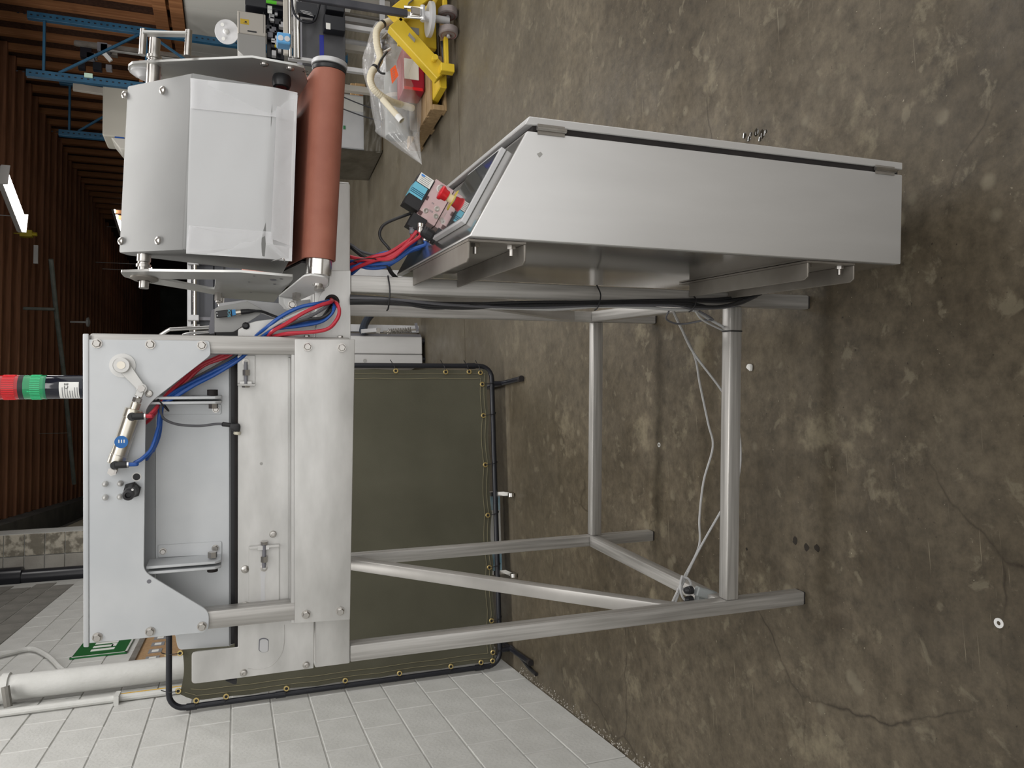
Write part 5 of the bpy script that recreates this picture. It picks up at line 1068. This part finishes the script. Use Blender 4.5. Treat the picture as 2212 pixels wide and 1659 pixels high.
# --- label printer head with reel
t = thing('label_printer', 'beige and grey label printer with reel beside the white wall panel', 'printer')
YL = 7.75
a, b, c = at(513, 22, YL), at(574, 79, YL), at(577, 128, YL)
MB().box((b.x, YL, b.z), (a.x, YL+.35, a.z)).build('front_cover', BEIGE, t, bevel=.006)
MB().prism([Vector((b.x-.002, YL+.002, b.z)), Vector((b.x-.002, YL+.002, a.z)), Vector((c.x+.05, YL+.002, a.z)), Vector((c.x, YL+.002, a.z-.06)), Vector((c.x, YL+.002, b.z))], (0, .34, 0)).build('side_cover', GREYB, t, bevel=.004)
p, q = at(519, 40, YL), at(538, 54, YL); st = MB().box((q.x, YL-.003, q.z), (p.x, YL-.0005, p.z)).build('warning_sticker', mat('sticker_yellow', (.62, .42, .03), None), t); MB().box((p.x-.035, YL-.0036, (p.z+q.z)/2-.02), (p.x-.02, YL-.003, (p.z+q.z)/2+.0)).build('sticker_mark', BLACK, st); MB().box((q.x+.012, YL-.0036, q.z+.012), (q.x+.016, YL-.003, p.z-.03)).build('sticker_mark', BLACK, st)
p, q = at(536, 67, YL), at(553, 71, YL); MB().prism([Vector((p.x+.008*math.cos(i*PI/8)+0, YL-.001, (p.z if i < 8 else q.z)+.008*math.sin(i*PI/8))) for i in range(16)], (0, -.001, 0)).build('handle_slot', BLACK, t)
for px in (517, 569): p, q = at(px, 26, YL), at(px, 72, YL); MB().box((q.x, YL-.0012, p.z-.0015), (p.x, YL-.0004, p.z+.0015)).build('cover_seam', BLACK, t)
rc = at(490, 69, YL+.12); rl = MB().lathe([(.022, 0), (.115, 0), (.118, .004), (.115, .008), (.022, .008)], rc, (-.35, -.9, .25), 36, caps=False).build('reel_disc', ALU, t)
for k in range(3): a_ = k*2.1+.6; MB().lathe([(.018, .0086), (0, .0088)], rc+Vector((.07*math.cos(a_), -.027*math.cos(a_)+.0, .07*math.sin(a_))), (-.35, -.9, .25), 16, caps=False).build('reel_hole', PAPER, rl)
MB().lathe([(.012, 0), (.026, .004), (.026, .05), (.012, .06)], rc, (-.35, -.9, .25), 16).build('reel_hub', WHITEP, rl); MB().cyl(rc, Vector((b.x+.1, YL+.1, a.z-.02)), .012, seg=10).build('reel_arm', BOLT, t)
MB().cyl((a.x-.05, YL+.2, 0), (a.x-.05, YL+.2, b.z), .03, seg=14).build('stand_post', ALU, t); MB().box((a.x-.3, YL+.0, 0), (a.x-.01, YL+.4, .03)).build('stand_base', DGREY, t)
for i in range(16):
    p = at(580+random.uniform(0, 26), 34+i*5.6, YL+.1); s_ = random.uniform(.012, .03)
    MB().box((p.x-s_, YL+.06, p.z-s_), (p.x+s_, YL+.06+s_*2, p.z+s_*random.uniform(.5, 1.4))).build('mechanism_block', random.choice([DGREY, BLACKM, BLACKM, ALU, BOLT]), t, bevel=.002)
p, q = at(577, 34, YL+.14), at(614, 128, YL+.14); MB().box((q.x, YL+.14, q.z), (p.x, YL+.3, p.z)).build('mechanism_plate', BLACKM, t)
p = at(600, 98, YL+.03); MB().cyl((p.x, YL+.05, p.z-.02), (p.x, YL+.05, p.z+.03), .014, seg=10).build('yellow_knob', YELLOW, t)
t = thing('dark_printer', 'black control unit with white label standing right of the label printer', 'unit')
a, b = at(530, -30, YL+.02), at(613, 24, YL+.02)
MB().box((b.x, YL+.02, b.z), (a.x, YL+.35, a.z)).build('case', BLACKM, t, bevel=.006); p, q = at(578, 10, YL), at(588, 28, YL); MB().box((q.x, YL+.012, q.z), (p.x, YL+.018, p.z)).build('white_label', PAPER, t); text('label_code', 'V2A', .024, PRINT, Vector(((p.x+q.x)/2, YL+.011, (p.z+q.z)/2)), (0, 0, -1), (1, 0, 0), t)
MB().cyl((at(594, 8, YL).x, YL-.02, at(597, 0, YL).z), (at(594, 8, YL).x, YL-.02, at(588, 0, YL).z+.06), .018, seg=12).build('green_rod', mat('lime_plastic', (.12, .62, .03), None, rough=.4), t); MB().box((b.x+.05, YL+.1, 0), (b.x+.12, YL+.2, b.z-.002)).build('stand', ALU, t); MB().cyl((at(594, 8, YL).x, YL-.02, .0), (at(594, 8, YL).x, YL-.02, at(597, 0, YL).z), .02, seg=12).build('rod_post', BRACK, t)
# --- blue pallet rack frames
def rackframe(label, pR, pL, y, rungs, diag):
    t = thing('rack_frame', label, 'rack', group='blue rack frames')
    R_, L_ = at(*pR, y), at(*pL, y); zt = max(R_.z, L_.z)
    for x in (R_.x, L_.x):
        MB().box((x-.045, y-.035, .006), (x+.045, y+.035, zt)).build('upright', RACKB, t, bevel=.004); MB().box((x-.06, y-.06, 0), (x+.06, y+.06, .006)).build('base_plate', RACKB, t)
        h = MB()
        for k in range(int(zt/.07)): h.box((x-.008, y-.0365, .2+k*.07), (x+.008, y-.0348, .225+k*.07))
        h.build('slot_holes', BLACKM, t)['kind'] = 'stuff'
    for z in rungs: MB().box((L_.x+.046, y-.02, zt-z-.03), (R_.x-.046, y+.02, zt-z)).build('rung', RACKB, t, bevel=.003)
    for (z0, z1) in diag: MB().bar(Vector((L_.x+.05, y, zt-z0)), Vector((R_.x-.05, y, zt-z1)), .03, .03, (0, 1, 0)).build('diagonal', RACKB, t, bevel=.003)
    return t
rackframe('nearer blue rack frame with diagonal brace, against the right wall', (66, 34), (57, 158), 10.5, (.17, 1.32, 2.5), ((.35, 1.25), (2.4, 1.4)))
rackframe('farther blue rack frame beyond the first one', (130, 176), (127, 287), 12.4, (.12, 1.2, 2.3), ((.25, 1.1), (2.2, 1.3)))
pM, pN = at(150, 160, 10.5), at(150, 286, 12.4)
t = thing('rack_beam', 'blue beam joining the two rack frames', 'beam'); MB().bar(Vector((pM.x-.05, 10.54, 2.15)), Vector((pN.x-.0, 12.36, 2.15)), .05, .11, (0, 0, 1)).build('beam', RACKB, t); 
for k, y in ((pM.x-.05, 10.54), (pN.x, 12.36)): MB().box((k-.03, y-.02, 2.05), (k+.03, y+.02, 2.25)).build('beam_hook', RACKB, t)
tag(bxw((182, 157), (200, 168), 10.44, 10.46).build('mint_card', mat('mint_card', (.42, .58, .47), None)), 'mint green card hung on the nearer rack post', 'card')
t = thing('shelf_machine', 'pale machine housing on the rack behind the guard box', 'machine')
YM = 11.4
a, b = at(222, 182, YM), at(300, 300, YM)
MB().box((b.x, YM, b.z), (a.x, YM+.5, a.z)).build('housing', mat('ivory_case', (.50, .48, .42), None, rough=.5), t, bevel=.02)
MB().prism([Vector((b.x-.003, YM+.02, a.z-.1)), Vector((b.x-.16, YM+.02, a.z-.22)), Vector((b.x-.16, YM+.02, b.z)), Vector((b.x-.003, YM+.02, b.z))], (0, .4, 0)).build('sloping_front', mat('ivory_front', (.60, .58, .53), None, rough=.5), t, bevel=.01)
p = at(258, 290, YM); MB().box((p.x-.05, YM+.012, p.z-.06), (p.x-.03, YM+.018, p.z+.06)).build('blue_sticker', BLUET, t)
MB().box((b.x-.2, YM-.05, b.z-.05), (a.x+.4, YM+.6, b.z-.004)).build('shelf_board', WOODV, t); 
for x in (b.x-.1, a.x+.3): MB().box((x-.03, YM+.2, 0), (x+.03, YM+.26, b.z-.0505)).build('shelf_post', RACKB, t)
t = thing('steel_upright', 'dull grey steel column plate standing inside the rack', 'plate')
a, b = at(232, 108, 11.0), at(400, 128, 11.0); MB().box((b.x, 11.0, 0), (a.x, 11.05, a.z)).build('column', GREYB, t, bevel=.004); MB().box((b.x-.1, 10.95, 0), (a.x+.1, 11.1, .012)).build('base', GREYB, t)
p = at(225, 120, 10.98); MB().bar(at(222, 112, 10.98), at(240, 132, 10.98), .05, .03, (0, 1, 0)).build('white_arm', WHITEP, t)
t = thing('tool_post', 'thin grey post with clamps and small parts inside the rack', 'post')
a = at(180, 93, 11.2); MB().box((a.x-.03, 11.2, 0), (a.x+.03, 11.26, a.z+.1)).build('post', BRACK, t); MB().bar(at(160, 93, 11.18), at(228, 104, 11.18), .05, .04, (0, 1, 0)).build('top_arm', BRACK, t)
for i in range(9): p = at(175+i*9+random.uniform(-3, 3), 100+random.uniform(0, 50), 11.1); s_ = random.uniform(.03, .07); MB().box((p.x-s_, 11.08, p.z-s_), (p.x+s_, 11.16, p.z+s_)).build('clamp_piece', random.choice([BLACKM, DGREY, BRACK]), t)
# second dark strip fixture under the rack top
fz = at(157, 188, 11.8); 
t = thing('unlit_light', 'unlit pale strip fixture below the farther rack frame', 'light'); a, b = at(158, 188, 11.9), at(250, 202, 11.9); MB().bar(a, b, .10, .06, (0, 1, 0)).build('housing', BEIGE, t, bevel=.004)
# ================================================================== ON THE FLOOR
def fp(px, py): return W(px, py, 'z', 0)
p = fp(2158, 1346); tag(MB().lathe([(.0045, .0), (.0045, .0016), (.0105, .0016), (.0105, 0), (.0045, 0)], p, (0, 0, 1), 22, caps=False).build('flat_washer', WHITEP), 'pale flat washer lying on the near floor', 'washer')
p = fp(1424, 961); tag(MB().lathe([(.005, .0), (.005, .002), (.0085, .002), (.0085, 0), (.005, 0)], p, (0, 0, 1), 16, caps=False).build('flat_washer', WHITEP), 'small white ring on the floor between the crossbars', 'washer')
p = fp(1624, 795); tag(MB().prism([p+Vector(v) for v in ((-.012, -.006, 0), (.010, -.010, 0), (.014, .004, 0), (.002, .012, 0))], (0, 0, .016)).build('white_chip', PAPER, bevel=.004), 'small white chip on the floor in front of the front crossbar', 'chip')
WET = mat('water_film', (.03, .026, .02), None, rough=.03, spec=.8)
drops = [(1608, 293, .016), (1622, 290, .012), (1634, 286, .02), (1646, 290, .024), (1642, 300, .014), (1618, 300, .014), (1655, 284, .010)]
b = MB()
for a, c, r in drops: r *= .62; b.lathe([(r, 0), (r*.85, .0012), (0, .0018)], fp(a, c), (0, 0, 1), 14, caps=False)
tag(b.build('water_drops', WET), 'cluster of dark water drops on the floor right of the cabinet', 'water', kind='stuff')
OIL = mat('oil_spot', (.02, .016, .012), None, rough=.35)
b = MB()
for a, c, r in ((1718, 1168, .013), (1742, 1182, .013), (1765, 1184, .012), (1613, 1186, .006), (1694, 614, .004), (1668, 614, .004)):
    P0 = fp(a, c); b.prism([P0+Vector((r*random.uniform(.6, 1)*math.cos(k*PI/6), r*random.uniform(.6, 1)*math.sin(k*PI/6), 0)) for k in range(12)], (0, 0, .0006))
tag(b.build('oil_spots', OIL), 'dark oil spots on the floor before the left front leg', 'stain', kind='stuff')
# swept debris and a cable end along the foot of the left wall
b = MB()
for i in range(420):
    y = random.uniform(2.2, 4.15); r = random.uniform(.0015, .005)*(1.6 if random.random() < .08 else 1); x = XL+abs(random.gauss(.01, .02)); 
    b.lathe([(r, 0), (r*.7, r*.5), (0, r*.7)], (x, y, 0), (0, 0, 1), 5, caps=False)
tag(b.build('swept_grit', mat('grit', (.14, .12, .09), (.42, .40, .36), 40, .9), smooth=False), 'pale grit swept along the foot of the block wall', 'grit', kind='stuff')
tubething('floor_cable', 'black cable end lying beside the wall foot near the curtain', 'cable', [fp(1108, 1396)+Vector((0, 0, .012)), fp(1130, 1420)+Vector((0, 0, .012)), fp(1150, 1445)+Vector((0, 0, .012)), fp(1163, 1456)+Vector((0, 0, .012))], .010, BLACK, 8, 4)
